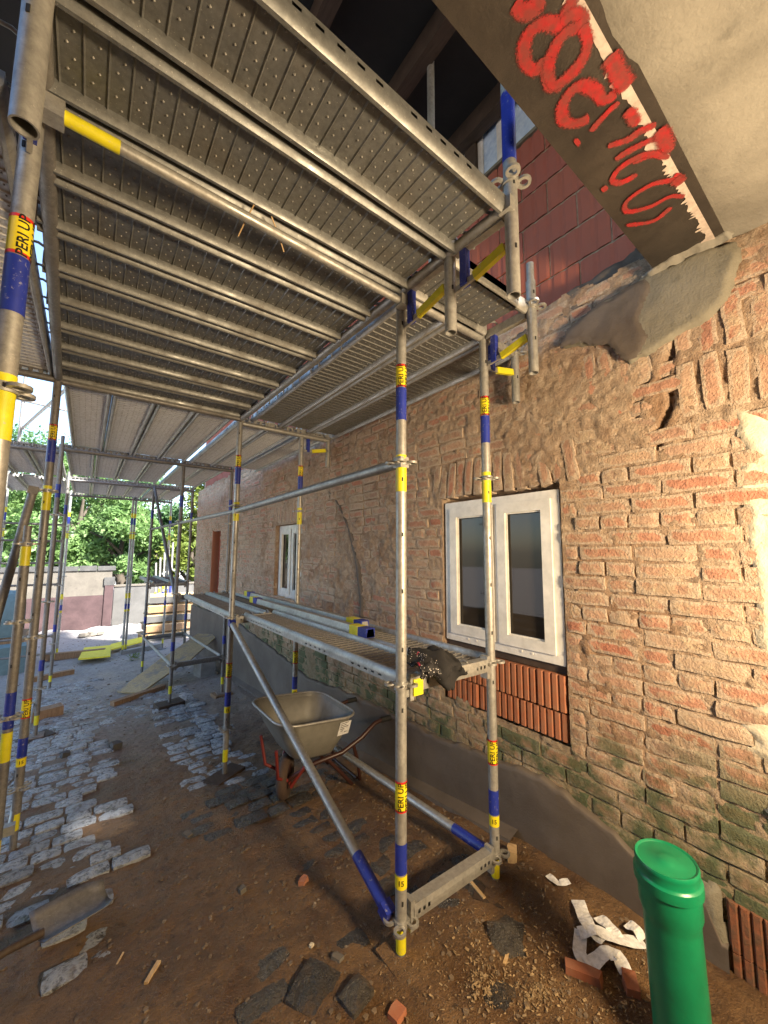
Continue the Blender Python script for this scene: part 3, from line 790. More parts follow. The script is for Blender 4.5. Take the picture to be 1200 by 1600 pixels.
# px -> soffit plane, used for tracing the flat paint marks
def at_z(px, py, zz):
    d = ((px-600)*RT-(py-800)*UP)/602.9+FW
    return Vector((0, 0, CH))+d*((zz-CH)/d.z)
CORE = []
def ribbon(mb, pts, w0, zz, zo):
    P_ = [at_z(800+a/3, b/3, 2.966) for a, b in pts]
    # smooth the polyline
    Q = []
    for i in range(len(P_)-1):
        p0 = P_[max(i-1, 0)]; p1 = P_[i]; p2 = P_[i+1]; p3 = P_[min(i+2, len(P_)-1)]
        for k in range(6):
            u = k/6; Q.append(.5*((2*p1)+(p2-p0)*u+(2*p0-5*p1+4*p2-p3)*u*u+(3*p1-p0-3*p2+p3)*u**3))
    Q.append(P_[-1]); n = len(Q); vs = []
    for i, p in enumerate(Q):
        d = (Q[min(i+1, n-1)]-Q[max(i-1, 0)]).normalized(); s_ = Vector((-d.y, d.x, 0))
        w_ = w0*1.15*(1+.12*math.sin(i*.35+len(pts)))/2
        if i in (0, n-1): w_ *= .55
        elif i in (1, n-2): w_ *= .85
        for c_ in (-1.5, -.75, 0, .75, 1.5):
            q = p+s_*w_*c_; vs.append((q.x-BO.x, q.y-BO.y, zo-1.2e-5*i-3e-6*c_)); CORE.append(1-abs(c_)/1.5 if 0 < i < n-1 else .1)
    mb.add(vs, [(5*i+k, 5*i+k+1, 5*i+k+6, 5*i+k+5) for i in range(n-1) for k in range(4)])
strokes = [([(10, 10), (50, 50), (100, 35), (150, -20)], .034),
           ([(290, -30), (275, 20), (225, 105), (140, 105), (75, 160), (55, 240), (70, 300), (110, 325), (150, 290), (160, 260)], .030),
           ([(225, 105), (300, 60), (330, 110), (250, 150), (195, 230), (170, 320), (195, 395), (250, 365), (320, 290), (355, 200), (330, 110)], .027),
           ([(150, 290), (170, 400), (240, 395)], .026),
           ([(490, 430), (430, 465), (390, 420), (330, 395), (270, 430), (235, 500), (245, 560), (300, 575), (365, 545)], .030),
           ([(505, 470), (440, 530), (365, 615)], .018), ([(295, 670), (318, 652)], .026),
           ([(445, 680), (540, 650), (600, 610), (680, 575)], .022),
           ([(480, 745), (570, 690), (690, 640), (745, 690), (660, 715), (560, 760)], .020),
           ([(590, 810), (510, 850), (470, 835), (520, 770), (640, 715), (740, 735)], .020),
           ([(418, 888), (450, 868)], .024),
           ([(760, 810), (800, 830), (740, 840), (650, 860), (540, 935), (540, 985), (640, 965), (740, 915), (810, 915)], .018),
           ([(530, 1050), (660, 1030), (750, 960)], .020),
           ([(455, 250), (490, 320), (540, 410)], .045), ([(540, 500), (590, 580)], .03), ([(690, 590), (740, 700)], .04), ([(760, 830), (800, 850)], .035)]
mbs = MB()
for i, (pts, w_) in enumerate(strokes): ribbon(mbs, pts, w_, 2.966, -.0028-.0003*i)
gr = mbs.build('graffiti', G['red_spray'], beam)
at = gr.data.attributes.new('core', 'FLOAT', 'POINT'); at.data.foreach_set('value', CORE)
# torn white filler strip between beam and slab
mb = MB()
def wl(x): return .352
xs_ = np.cumsum(np.random.RandomState(3).uniform(.004, .014, 260))-.2; xs_ = xs_[xs_ < 2.08]
vs = []; 
for i, x in enumerate(xs_):
    jag = (.002+.026*abs(vnoise(np.array([x*33]), np.array([.5]), 71)[0])) if random.random() < .55 else .004*random.random()
    a = .352+.02*float(fbm(np.array([x*3.]), np.array([0.]), 72)[0])*0; 
    vs += [(x-BO.x, a-BO.y-.006, -.0022), (x-BO.x, a+.012+jag*1.2-BO.y, -.0022)]
mb.add(vs, [(2*i, 2*i+1, 2*i+3, 2*i+2) for i in range(len(xs_)-1)])
mb.build('filler_strip', G['white_filler'], beam)

# ------------------------------------------------------------------ upper storey: red block wall, window strip, dark roof
up = empty('upper_wall', (2.2, .36, 3.05), label='unplastered red clay block wall of the upper storey above the old bricks', cat='wall')
UO = Vector((2.2, .36, 3.05))
zr = .09; row = 0
for row in range(6):
    y = -.1-(.18 if row % 2 else 0); z0 = .075+row*.224
    while y < 9.7:
        if y < 9.6:
            clay_block(up, random.uniform(-.003, .003), y+.002, y+.355, z0+.004, z0+.212, .088, G['upper_clay_block'], 'clay_block', .2, .006)
        y += .362
mb = MB(); mb.bx(.012, .3, -.3, 9.8, .0, 1.375); mb.build('wall_core', G['mortar'], up)
mb = MB(); mb.bx(-.02, .2, -.3, 3.2, 1.376, 1.40); mb.build('window_sill', G['patch_mortar'], up)
wf = MB()
for ya, yb in ((.72, 1.12), (1.14, 1.36), (1.47, 1.75)):
    wf2 = MB(); wf2.bx(.03, .08, ya, ya+.045, 1.401, 2.1); wf2.bx(.03, .08, yb-.045, yb, 1.401, 2.1); wf2.bx(.03, .08, ya+.045, yb-.045, 1.401, 1.44)
    w_o = wf2.build('window', G['white_plastic'], up)
    p = MB(); p.bx(.045, .058, ya+.045, yb-.045, 1.44, 2.1); p.build('pane', G['sky_reflect_blue'], w_o)
mb = MB(); mb.bx(.0, .25, 1.365, 1.465, 1.401, 2.1); mb.bx(.0, .25, 1.80, 9.8, 1.401, 2.1); mb.build('post', G['dark_timber'], up)
blob = np.array([(.345, 3.0), (.345, 3.16), (.8, 3.17), (1.2, 3.10), (2.0, 3.08), (3.0, 3.06), (3.0, 3.0), (1.0, 2.95)])
blob_patch('bedding_mortar', blob, WX+.01, .05, G['plinth_render'], up, (2.2, .36, 3.05), .045, .02, 15)
mb = MB()
mb.bx(-1.9, 2.6, -4.3, 4.6, 4.98, 5.05)
roof = mb.build('roof', G['roof_membrane']); tag(roof, 'dark roof underside above the scaffold decks', 'roof')
mb = MB(); mb.bx(.9, 2.6, 4.602, 10.5, 4.983, 5.047); mb.build('sun_block_eaves', G['roof_membrane'], roof)  # unseen roof extension, added to keep the sun off the lane
for x in np.arange(-1.6, 2.3, .62):
    mb = MB(); mb.bx(x, x+.09, -4, 4.6, 4.82, 4.979); mb.build('rafter', G['dark_timber'], roof)
mb = MB(); mb.bx(-1.9, .85, 4.61, 4.7, 4.7, 5.05); mb.build('fascia', G['dark_timber'], roof)

# ------------------------------------------------------------------ scaffold
def ordn(i): return ['first', 'second', 'third', 'fourth', 'fifth', 'sixth', 'seventh', 'eighth', 'ninth', 'tenth', 'eleventh', 'twelfth'][i]
RT_ = .0242
# lettering mesh for the stickers
def text_mesh(txt, size):
    cu = bpy.data.curves.new('lettering', 'FONT'); cu.body = txt; cu.size = size; cu.align_x = 'CENTER'; cu.align_y = 'CENTER'
    cu.resolution_u = 2; cu.offset = .0006
    o = bpy.data.objects.new('tmp', cu); COL.objects.link(o)
    dg = bpy.context.evaluated_depsgraph_get(); me = bpy.data.meshes.new_from_object(o.evaluated_get(dg))
    bpy.data.objects.remove(o)
    bm = bmesh.new(); bm.from_mesh(me); bmesh.ops.triangulate(bm, faces=bm.faces)
    bmesh.ops.subdivide_edges(bm, edges=[e for e in bm.edges if e.calc_length() > size*.12], cuts=4, use_grid_fill=True)
    bmesh.ops.triangulate(bm, faces=bm.faces); bm.to_mesh(me); bm.free(); return me
TXT = text_mesh('PERI UP', .034); TXT2 = text_mesh('15', .028)
def wrap_text(src, r, ang0, zc, vertical=True):
    me = src.copy(); me.materials.clear(); me.materials.append(G['lettering_black'])
    for v in me.vertices:
        x, y = v.co.x, v.co.y
        if vertical: a = ang0-y/r; zz = zc+x; 
        else: a = ang0+x/r; zz = zc+y
        v.co = (r*math.cos(a), r*math.sin(a), zz)
    me.update(); return me
rose = MB()
for k in range(4):       # four lobed rosette, each lobe a flat ring
    a = math.tau*k/4+math.pi/4; c = Vector((math.cos(a)*.048, math.sin(a)*.048, 0)); n = 12
    vs = []
    for rr, zz in ((.026, -.005), (.026, .005), (.015, .005), (.015, -.005)):
        vs += [(c.x+rr*math.cos(math.tau*i/n), c.y+rr*math.sin(math.tau*i/n), zz) for i in range(n)]
    fs = []
    for q in range(4): fs += [(q*n+i, q*n+(i+1) % n, ((q+1) % 4)*n+(i+1) % n, ((q+1) % 4)*n+i) for i in range(n)]
    rose.add(vs, fs)
rose.pipe((0, 0, -.012), (0, 0, .012), .031, .0245, 16)
ROSE = rose.mesh('rosette', G['galvanised'], 40)
def band_mesh(z0, z1, mat, r=RT_+.0009):
    mb = MB(); mb.tube((0, 0, z0), (0, 0, z1), r, 18, cap=False); return mb.mesh('paint_band', mat, 60)
def standard(X, Y, z0, z1, label, rosettes=(.118, 1.05, 2.03), bands=True, bottom='jack', spig=True, group='scaffold standards', lean=(0, 0), text=None, mat='galvanised'):
    o = empty('scaffold_standard', (X, Y, z0), label=label, cat='scaffold pole', group=group)
    zz = lambda z: z-z0
    mb = MB(); zb = max(z0+.12, .10) if bottom == 'jack' and z0 > -.05 else (z0+.22 if bottom == 'jack' else z0)
    if bottom == 'open': mb.pipe((0, 0, 0), (0, 0, zz(z1)), RT_, .0205, 18)
    else: mb.tube((0, 0, zz(zb)), (0, 0, zz(z1)), RT_, 18)
    if spig: mb.tube((0, 0, zz(z1)), (0, 0, zz(z1)+.10), .019, 14)
    # key slots
    mb.build('tube', G[mat], o, 50)
    if bottom == 'jack':
        j = MB(); j.tube((0, 0, .012), (0, 0, zz(zb)+.02), .0195, 14); j.build('base_jack', G['dark_steel'], o, 50)
        link('paint_band', band_mesh(max(zz(zb)-.10, .012), zz(zb)-.001, G['yellow_paint'], .021), o)
        p = MB(); p.bx(-.075, .075, -.075, .075, .0, .012); p.build('base_plate', G['mud'], o)
    for zr in rosettes:
        if z0+.05 < zr < z1+.05: link('rosette', ROSE, o, (0, 0, zz(zr)))
    if bands:
        B = [(2.23, 2.385, 'blue_paint'), (1.895, 2.065, 'yellow_paint'), (.305, .42, 'blue_paint')]
        if bands == 'blue': B = [B[0], B[2]]
        for a, b, m in B:
            if a > zb and b < z1: link('paint_band', band_mesh(zz(a), zz(b), G[m]), o)
        for a, b, red in (() if bands == 'blue' else ((2.39, 2.495, True), (.545, .66, True), (.25, .30, False))):
            if a > zb and b < z1:
                s_ = link('sticker', band_mesh(zz(a), zz(b), G['sticker_yellow'], RT_+.0011), o); s_.data.name = 'sticker'
                if text is not None:
                    if red:
                        for za, zb_ in ((a-.003, a+.006), (b-.006, b+.003)):
                            link('red_edge', band_mesh(zz(za), zz(zb_), G['red_band'], RT_+.0014), s_)
                        for q in (.02, 1.25): link('lettering', wrap_text(TXT, RT_+.0018, text+q, zz((a+b)/2)), s_)
                    else:
                        link('lettering', wrap_text(TXT2, RT_+.0018, text, zz((a+b)/2), False), s_)
    # key slots cut look: dark oval slots pressed into the tube
    for za in np.arange(.2, 3., .25):
        if zb+.05 < za < z1-.05 and Y < 4 and not any(a-.02 < za < b+.02 for a, b in ((2.2, 2.52), (.24, .68))):
            k = MB(); a_ = -2.0
            k.box((RT_*math.cos(a_), RT_*math.sin(a_), zz(za)), (.003, .007, .018), Euler((0, 0, a_)).to_matrix()); k.build('slot', G['black_rubber'], o)
    return o
fa = lambda X, Y: math.atan2(-Y, -X)       # angle that faces the lens
PA, PB = (1.125, 1.338), (1.736, 1.330)
standard(*PA, gh(*PA)-.005, 2.86, 'nearest full height scaffold pole before the brick wall, left of the large window', text=fa(*PA))
standard(*PB, gh(*PB)-.005, 2.86, 'full height scaffold pole standing right before the large white window', text=fa(*PB))
PC, PD = (1.052, 3.565), (1.69, 3.61)
standard(*PC, gz(3.56)-.005, 2.84, 'scaffold pole carrying the far end of the grey diagonal brace beside the wheelbarrow', text=fa(*PC))
standard(*PD, gz(3.6), 2.84, 'scaffold pole close to the wall between the wheelbarrow and the small white window', text=fa(*PD))
PE, PE2 = (1.0, 5.905), (1.66, 5.92)
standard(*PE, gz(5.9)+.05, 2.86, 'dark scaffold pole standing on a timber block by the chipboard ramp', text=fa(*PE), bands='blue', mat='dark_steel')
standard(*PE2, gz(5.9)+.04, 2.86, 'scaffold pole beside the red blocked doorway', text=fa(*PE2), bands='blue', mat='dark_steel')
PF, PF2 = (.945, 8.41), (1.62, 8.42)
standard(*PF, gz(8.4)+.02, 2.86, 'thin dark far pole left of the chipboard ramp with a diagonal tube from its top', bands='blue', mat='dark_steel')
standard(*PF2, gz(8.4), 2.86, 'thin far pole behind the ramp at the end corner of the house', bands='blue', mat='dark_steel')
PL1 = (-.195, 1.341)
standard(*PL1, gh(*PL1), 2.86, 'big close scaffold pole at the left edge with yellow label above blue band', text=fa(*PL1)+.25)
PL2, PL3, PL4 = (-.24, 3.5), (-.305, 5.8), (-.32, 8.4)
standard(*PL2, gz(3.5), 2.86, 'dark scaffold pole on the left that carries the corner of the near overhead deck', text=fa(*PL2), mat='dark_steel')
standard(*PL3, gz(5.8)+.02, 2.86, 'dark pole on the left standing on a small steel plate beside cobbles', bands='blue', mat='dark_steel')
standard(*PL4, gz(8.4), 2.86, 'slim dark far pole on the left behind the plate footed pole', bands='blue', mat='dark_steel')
standard(-.29, 3.18, gz(3.2), 1.67, 'short scaffold pole on the left with yellow painted head and bare spigot', rosettes=(.66, 1.2, 1.66), bands=False, mat='dark_steel')
o = COL.objects[-1]
for nm, a, b, m in (('paint_band', 1.53, 1.645, 'yellow_paint'), ('paint_band', .60, .80, 'blue_paint'), ('sticker', .42, .58, 'yellow_paint')):
    par = [q for q in COL.objects if q.name.startswith('scaffold_standard')][-1]
    link(nm, band_mesh(a-gz(3.2), b-gz(3.2), G[m]), par)
# far sunlit poles
for (x, y, z1, lab) in ((.80, 10.7, 2.86, 'pale sunlit pole in the middle of the far open yard side'), (.86, 10.75, 2.86, None), (1.62, 10.9, 2.86, 'far pale pole by the house corner under the last deck'),
                        (-.39, 10.6, 2.86, 'pale sunlit pole at the far left corner of the deck, nearest to the maroon wall'), (-.36, 11.3, 2.9, 'rearmost pale pole of the pair at the far left corner'),
                        (-1.08, 8.4, 2.9, 'dark outer pole at far left edge before the trees'), (-1.35, 10.8, 2.9, 'outer far pole at left edge in front of the tarpaulin')):
    standard(x, y, gz(y), z1, lab or 'second pale sunlit pole touching the middle far pole', rosettes=(1.05, 2.03), bands=y > 10)

# hanging short standards, brackets, upper poles
def hanging(x, y, z0, z1, label, ros, spig=True):
    o = standard(x, y, z0, z1, label, rosettes=ros, bands=False, bottom='open', spig=spig, group='hanging short poles'); return o
hanging(1.125, 1.022, 2.515, 2.90, 'short open pole hanging below the deck between the two yellow struts', (2.885,), False)
h2 = hanging(1.14, .737, 2.525, 3.9, 'pole hanging at the deck corner with dark blue upper half', (2.965,))
link('paint_band', band_mesh(.52, .80, G['blue_paint']), h2)
hanging(1.735, 1.022, 2.525, 3.02, 'short bluish hanging pole with a bare spigot, just before the red blocks', (2.88,))
hanging(2.045, 1.33, 2.545, 2.88, 'small hanging tube at the wall end of the yellow bracket beside the window pole', (2.86,), False)
hanging(2.0, 3.61, 2.53, 2.86, 'far small hanging tube against the wall under the deck', (2.84,), False)
hanging(-.155, .985, 2.46, 3.4, 'large open ended tube hanging at the upper left corner', (), False)
standard(1.60, 1.6, 2.95, 5.0, 'upper deck pole shining against the dark roof', rosettes=(3.95,), bands=False, bottom='none', spig=False, group='upper deck poles')

def bracket(p0, p1, label, drop=.15):
    """console bracket: top chord, post, lower strut; p0 at the standard, p1 at the outer tube"""
    p0 = Vector(p0); p1 = Vector(p1); d = (p1-p0).normalized(); L = (p1-p0).length
    o = empty('deck_bracket', p0, label=label, cat='bracket', group='deck brackets')
    a = math.atan2(d.y, d.x); Rz = Euler((0, 0, a)).to_matrix()
    mb = MB(); mb.box(Rz @ Vector((L/2, 0, -.012)), (L-.06, .03, .045), Rz); mb.build('top_chord', G['galvanised'], o)
    mb = MB(); mb.box(Rz @ Vector((.075, 0, -.11)), (.03, .028, .15), Rz); mb.build('upright', G['blue_paint'], o)
    zl = -drop-.02
    A = Rz @ Vector((.03, 0, zl-.01)); B = Rz @ Vector((.12, 0, zl)); Cc = Rz @ Vector((L-.03, 0, zl+.035))
    M_ = Matrix.Identity(3)
    def bar(p, q, w_, h, m, nm):
        dd = (q-p); x = dd.normalized(); y_ = Vector((0, 0, 1)).cross(x).normalized(); z_ = x.cross(y_)
        mm = Matrix((x, y_, z_)).transposed(); b = MB(); b.box((p+q)/2, (dd.length, w_, h), mm); b.build(nm, G[m], o)
    bar(A, B, .012, .024, 'galvanised', 'strut_end'); bar(B, Cc, .020, .036, 'yellow_paint', 'strut')
    return o
bracket((1.125, 1.338, 2.865), (1.125, 1.022, 2.865), 'bracket with yellow strut from the nearest tall pole to the short hanging pole')
bracket((1.125, 1.022, 2.865), (1.14, .737, 2.865), 'bracket with yellow strut ending at the deck corner pole')
bracket((1.736, 1.33, 2.865), (1.735, 1.022, 2.865), 'blue and yellow bracket at the top of the window pole towards the bluish hanging pole')
bracket((1.736, 1.33, 2.865), (2.045, 1.33, 2.865), 'small bracket with short yellow strut between window pole and wall')
bracket((1.69, 3.61, 2.84), (2.0, 3.61, 2.84), 'far small bracket with yellow strut near the small window')
bracket((-.195, 1.341, 2.865), (-.155, .985, 2.865), 'bracket with blue upright at the upper left corner behind the open tube')

def tube_thing(name, p0, p1, label, cat, r=RT_, mat='galvanised', ends=None, group='scaffold tubes'):
    p0 = Vector(p0); p1 = Vector(p1)
    o = empty(name, p0, label=label, cat=cat, group=group)
    d = p1-p0; L = d.length; u = d/L
    mb = MB(); mb.tube((0, 0, 0), d, r, 16); mb.build('tube', G[mat], o, 50)
    for z in (u*-.0, d-u*.0):
        mb = MB(); mb.box(z, (.05, .05, .05), frame_matrix(u)); mb.build('end_head', G['blue_paint' if ends == 'blue' else mat], o)
    if ends:
        e = MB(); e.tube(d-u*.02, d-u*(.15 if ends == 'yellow' else .24), r+.0012, 16, cap=False); e.build('paint_band', G[ends+'_paint'], o, 50)
    return o
def frame_matrix(u):
    d, a, b = frame_of(u); return Matrix((d, a, b)).transposed()
tube_thing('diagonal_brace', (1.05, 3.54, 1.0), (1.10, 1.40, .13), 'long grey diagonal tube from the platform down to the nearest pole foot with blue end', 'brace', ends='blue')
tube_thing('diagonal_brace', (.945, 8.38, 2.82), (1.0, 5.95, 1.02), 'dark diagonal tube in the background from deck to the far end of the work platform', 'brace', mat='dark_steel')
tube_thing('guard_rail', (1.052, 3.565, 1.985), (1.125, 1.338, 2.03), 'upper guard rail tube ending at the nearest pole', 'rail')
tube_thing('guard_rail', (1.0, 5.905, 2.01), (1.052, 3.565, 1.985), 'second guard rail tube between the wheelbarrow pole and the ramp pole', 'rail', .019)
tube_thing('guard_rail', (.945, 8.41, 2.03), (1.0, 5.905, 2.01), 'farthest guard rail tube crossing in front of the trees', 'rail', .019, 'dark_steel')
tube_thing('base_ledger', (1.69, 3.61, .02), (1.736, 1.36, .10), 'low ledger tube along the foot of the wall with blue end', 'ledger', ends='blue')
tube_thing('base_ledger', (.945, 8.41, .04), (1.0, 5.905, .11), 'low grey ledger behind the ramp between two far poles', 'ledger', .02)
tube_thing('base_ledger', (1.62, 8.42, .04), (1.66, 5.92, .11), 'low grey ledger close to the far house corner', 'ledger', .02)
tube_thing('deck_ledger', (1.052, 3.565, 2.835), (1.125, .74, 2.86), 'deck ledger tube over the near row of poles', 'ledger')
tube_thing('deck_ledger', (-.24, 3.5, 2.835), (-.16, .74, 2.86), 'deck ledger tube along the left ends of the near boards', 'ledger', mat='dark_steel')
for (x, y, x2, y2, lab) in ((-.30, 5.8, -.24, 3.5, 'left deck ledger of the second bay'), (1.0, 5.905, 1.052, 3.565, 'middle deck ledger of the second bay')):
    pass
o = tube_thing('deck_ledger', (1.10, 1.30, 2.79), (-.15, 1.27, 2.79), 'ledger under the second joint of the crosswise boards with yellow painted end', 'ledger', .017, 'galvanised', 'yellow')
# horizontal left-hand rails seen against the trees
for k, (zz, lab) in enumerate(((2.05, 'highest'), (1.78, 'second'), (1.42, 'third'), (1.07, 'fourth'), (.24, 'fifth'), (-.03, 'lowest'))):
    tube_thing('guard_rail', (-2.2, 8.4, zz), (-.33, 8.4, zz), f'{lab} of the thin dark cross rails at the left edge before the trees', 'rail', .017, 'dark_steel')
tube_thing('diagonal_brace', (-.307, 3.45, 2.02), (-.42, 3.40, 1.15), 'dark steep tube clamped beside the short yellow headed pole', 'brace', mat='dark_steel')
tube_thing('guard_rail', (-.345, 5.85, -.05), (-.25, 3.3, -.02), 'thin pale low rail sloping along the left poles', 'rail', .012)

# U-section transoms with holes
def transom(p0, p1, label, mat='galvanised', h=.062):
    p0 = Vector(p0); p1 = Vector(p1); L = (p1-p0).length; d = (p1-p0)/L
    o = empty('transom', p0, (0, -math.asin(d.z), math.atan2(d.y, d.x)), label, 'transom', 'scaffold transoms')
    xs = [.05]; holes_ = set()
    for base in (.07, L-.145):
        for k in range(3):
            xs += [base+.028*k, base+.028*k+.013]; holes_.add(len(xs)-2)
    xs += [L-.05]
    prof = [(-.024, h/2), (-.028, .008), (-.028, -.008), (-.024, -h/2), (.024, -h/2), (.028, -.008), (.028, .008), (.024, h/2)]
    mb = MB(); mb.ext(prof, xs, lambda k, i: (k in (1, 5)) and i in holes_); mb.build('channel', G[mat], o)
    for x, sg in ((.045, 1), (L-.045, -1)):
        e = MB(); e.box((x, 0, -.01), (.022, .046, h+.05)); e.box((x-.02*sg, 0, -.035), (.03, .03, .03)); e.build('end_head', G[mat], o)
    return o
tr = transom((1.125, 1.338, 1.045), (1.736, 1.33, 1.04), 'grey perforated transom in front of the large window with a dark glove on it')
mb = MB(); mb.box((.075, -.0005, -.012), (.055, .060, .07)); mb.build('yellow_mark', G['yellow_paint'], tr)
transom((1.125, 1.338, .14), (1.736, 1.33, .12), 'lowest perforated transom between the two nearest pole feet')
transom((1.052, 3.565, 1.02), (1.69, 3.61, 1.02), 'perforated transom carrying the joint of the work platform')
transom((1.0, 5.905, 1.0), (1.66, 5.92, 1.0), 'transom under the far end of the work platform', 'dark_steel')
transom((1.0, 5.905, .115), (1.66, 5.92, .115), 'low transom above the chipboard ramp', 'dark_steel')
transom((.945, 8.41, .99), (1.62, 8.42, .99), 'dark far transom carrying a small platform', 'dark_steel')
transom((.945, 8.41, .04), (1.62, 8.42, .04), 'lowest dark transom between the two far poles', 'dark_steel')

# deck boards ---------------------------------------------------------
def deck_board(L, W_=.30, dots=True, flip=False, plate='deck_steel', rail='galvanised'):
    """board along +x, width along +y, z=0 underside of rails"""
    o = bpy.data.objects.new('deck_board', None); COL.objects.link(o); o.empty_display_size = .1
    pl = MB(); pitch = .052; n = int((L-.06)/pitch); zp = .034
    y0, y1 = .030, W_-.030
    vs = []; fs = []; x = .03
    st = []
    for i in range(n):
        st += [(x, zp), (x+pitch-.008, zp), (x+pitch-.004, zp-.005)]; x += pitch
    st.append((L-.03, zp))
    for a, z in st: vs += [(a, y0, z), (a, y1, z)]
    fs = [(2*i, 2*i+2, 2*i+3, 2*i+1) for i in range(len(st)-1)]
    vs += [(.03, y0, .058), (L-.03, y0, .058), (L-.03, y1, .058), (.03, y1, .058)]; q = len(vs)
    fs.append((q-4, q-3, q-2, q-1))
    pl.add(vs, fs)
    if dots:
        pl.cur = 1  # lighter steel on the dots paints in their reflected glint
        for i in range(n):
            for k in range(6):
                cx = .03+pitch*(i+.42)+(.007 if k % 2 else -.007); cy = y0+.02+(y1-y0-.04)*k/5; r_ = .0041
                pl.add([(cx-r_, cy, zp-.0005), (cx, cy-r_, zp-.0005), (cx+r_, cy, zp-.0005), (cx, cy+r_, zp-.0005), (cx-r_*.4, cy, zp-.0042), (cx, cy-r_*.4, zp-.0042), (cx+r_*.4, cy, zp-.0042), (cx, cy+r_*.4, zp-.0042)],
                       [(0, 1, 5, 4), (1, 2, 6, 5), (2, 3, 7, 6), (3, 0, 4, 7), (4, 5, 6, 7)])
    pl.build('deck_plate', [G[plate], G['galvanised']], o)
    xs = [.0]; hs = set()
    grp = [.16, L*.38, L-.46] if L < 1.8 else [.16, L*.32, L*.62, L-.46]
    for g0 in grp:
        for k in range(5): xs += [g0+.06*k, g0+.06*k+.024]; hs.add(len(xs)-2)
    xs += [L]
    pr = [(.0, .060), (.0, .046), (.0, .036), (.0, .024), (.006, .008), (.014, .0), (.024, .0), (.032, .010), (.034, .030), (.034, .060)]
    for m in (0, 1):
        prof = pr if not m else [(W_-p[0], p[1]) for p in reversed(pr)]
        ke = 1 if not m else 7
        mb = MB(); mb.ext(prof, xs, lambda k, i: k == ke and i in hs); mb.build('side_rail', G[rail], o, 35)
    for xx, sg in ((0, -1), (L, 1)):
        for yy in (.075, W_-.075):
            hk = MB(); pts = [(xx-sg*.03, yy, .040), (xx+sg*.012, yy, .060), (xx+sg*.035, yy, .058), (xx+sg*.050, yy, .036), (xx+sg*.050, yy, .012)]
            hk.path(pts, .0055, 6); hk.build('hook', G['galvanised'], o, 60)
    if flip:
        for ch in o.children:
            if ch.name.startswith('hook'): continue
            me = ch.data; nv = len(me.vertices); a = np.empty(nv*3, np.float32); me.vertices.foreach_get('co', a); a[2::3] = .06-a[2::3]; me.vertices.foreach_set('co', a); me.flip_normals(); me.update()
    return o
BX = deck_board(1.33, .268, rail='deck_steel'); BY = deck_board(2.24, .302, True, False, 'deck_steel_daylit'); BN = deck_board(.56, .292)
used = {}
def place(proto, loc, rz, label, group, ry=0.):
    if id(proto) not in used: used[id(proto)] = 1; o = proto
    else: o = copy_tree(proto)
    o.location = loc; o.rotation_euler = (0, ry, rz); return tag(o, label, 'deck board', group)
# near overhead deck: boards across the passage
yb_ = .735
for i in range(10):
    xl = -.19-.022*i*.3
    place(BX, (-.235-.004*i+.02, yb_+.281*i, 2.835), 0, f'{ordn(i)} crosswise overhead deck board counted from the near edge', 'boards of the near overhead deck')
place(BN, (1.15, 1.025, 2.845), 0, 'short overhead board between the two bracketed poles before the red blocks', 'boards between the brackets')
# wall side deck along the wall, bay by bay
BW = deck_board(2.22, .302)
def bayboards(y0, xs_, z, what, group, proto=None):
    for i, x in enumerate(xs_):
        place(proto or BY, (x+.302, y0, z), math.pi/2, f'{ordn(i)} lengthwise overhead board, counted {what}', group)
bayboards(1.345, (1.15, 1.455), 2.835, 'from the nearest pole, over the large window', 'boards over the window bay', BW)
place(BW, (1.76+.302, 1.345, 2.835), math.pi/2, 'bracketed overhead board closest to the brick wall over the large window', 'boards over the window bay')
bayboards(3.60, (-.22, .085, .39, .695), 2.835, 'from the left, just beyond the crosswise boards', 'boards of the second bay')
bayboards(3.60, (1.06, 1.365), 2.83, 'from the guard rail, second bay by the wall', 'boards of the second bay by the wall')
place(BY, (1.70+.302, 3.60, 2.83), math.pi/2, 'second bay overhead board tucked against the brick wall', 'boards of the second bay by the wall')
bayboards(5.92, (-.29, .015, .32, .625, 1.0, 1.305), 2.84, 'from the left, third bay', 'boards of the third bay')
bayboards(8.43, (-.31, -.005, .30, .605, .95, 1.255), 2.84, 'from the left, farthest bay', 'boards of the fourth bay')
# left-hand decks beyond the left row
bayboards(1.34, (-.56, -.87, -1.18), 2.835, 'leftwards in the near dark side deck at left', 'boards of the left side deck')
bayboards(5.92, (-.64, -.95, -1.26, -1.57), 2.80, 'leftwards in the far side deck', 'boards of the far left side deck')
bayboards(8.43, (-.66, -.97, -1.28), 2.80, 'leftwards in the farthest side deck', 'boards of the farthest left side deck')
# transoms between bays
def deck_transom(x0, x1, y, z, label, mat='dark_steel'):
    o = empty('deck_transom', (x0, y, z), label=label, cat='transom', group='deck transoms')
    mb = MB(); mb.tube((0, 0, 0), (x1-x0, 0, 0), .024, 14); mb.build('tube', G[mat], o, 50)
    mb = MB()
    for k in range(int((x1-x0)/.055)):
        mb.box((.03+.055*k, 0, .034), (.022, .012, .03))
    mb.bx(0, x1-x0, -.010, .010, .046, .058); mb.build('claw_strip', G[mat], o)
    return o
deck_transom(-.24, 1.05, 3.53, 2.83, 'dark deck beam at the end of the crosswise boards')
deck_transom(1.06, 2.0, 3.60, 2.815, 'deck beam by the wall between first and second bay', 'galvanised')
deck_transom(-.30, 1.66, 5.89, 2.82, 'dark deck beam between second and third bay')
deck_transom(-.32, 1.62, 8.40, 2.82, 'dark deck beam between third and fourth bay')
deck_transom(-.35, 1.6, 10.70, 2.82, 'dark deck beam closing the farthest bay')
deck_transom(-1.9, -.32, 5.89, 2.78, 'dark beam of the left side deck in front of the open sky')
deck_transom(-1.9, -.26, 3.48, 2.82, 'near dark perforated beam of the left side deck')
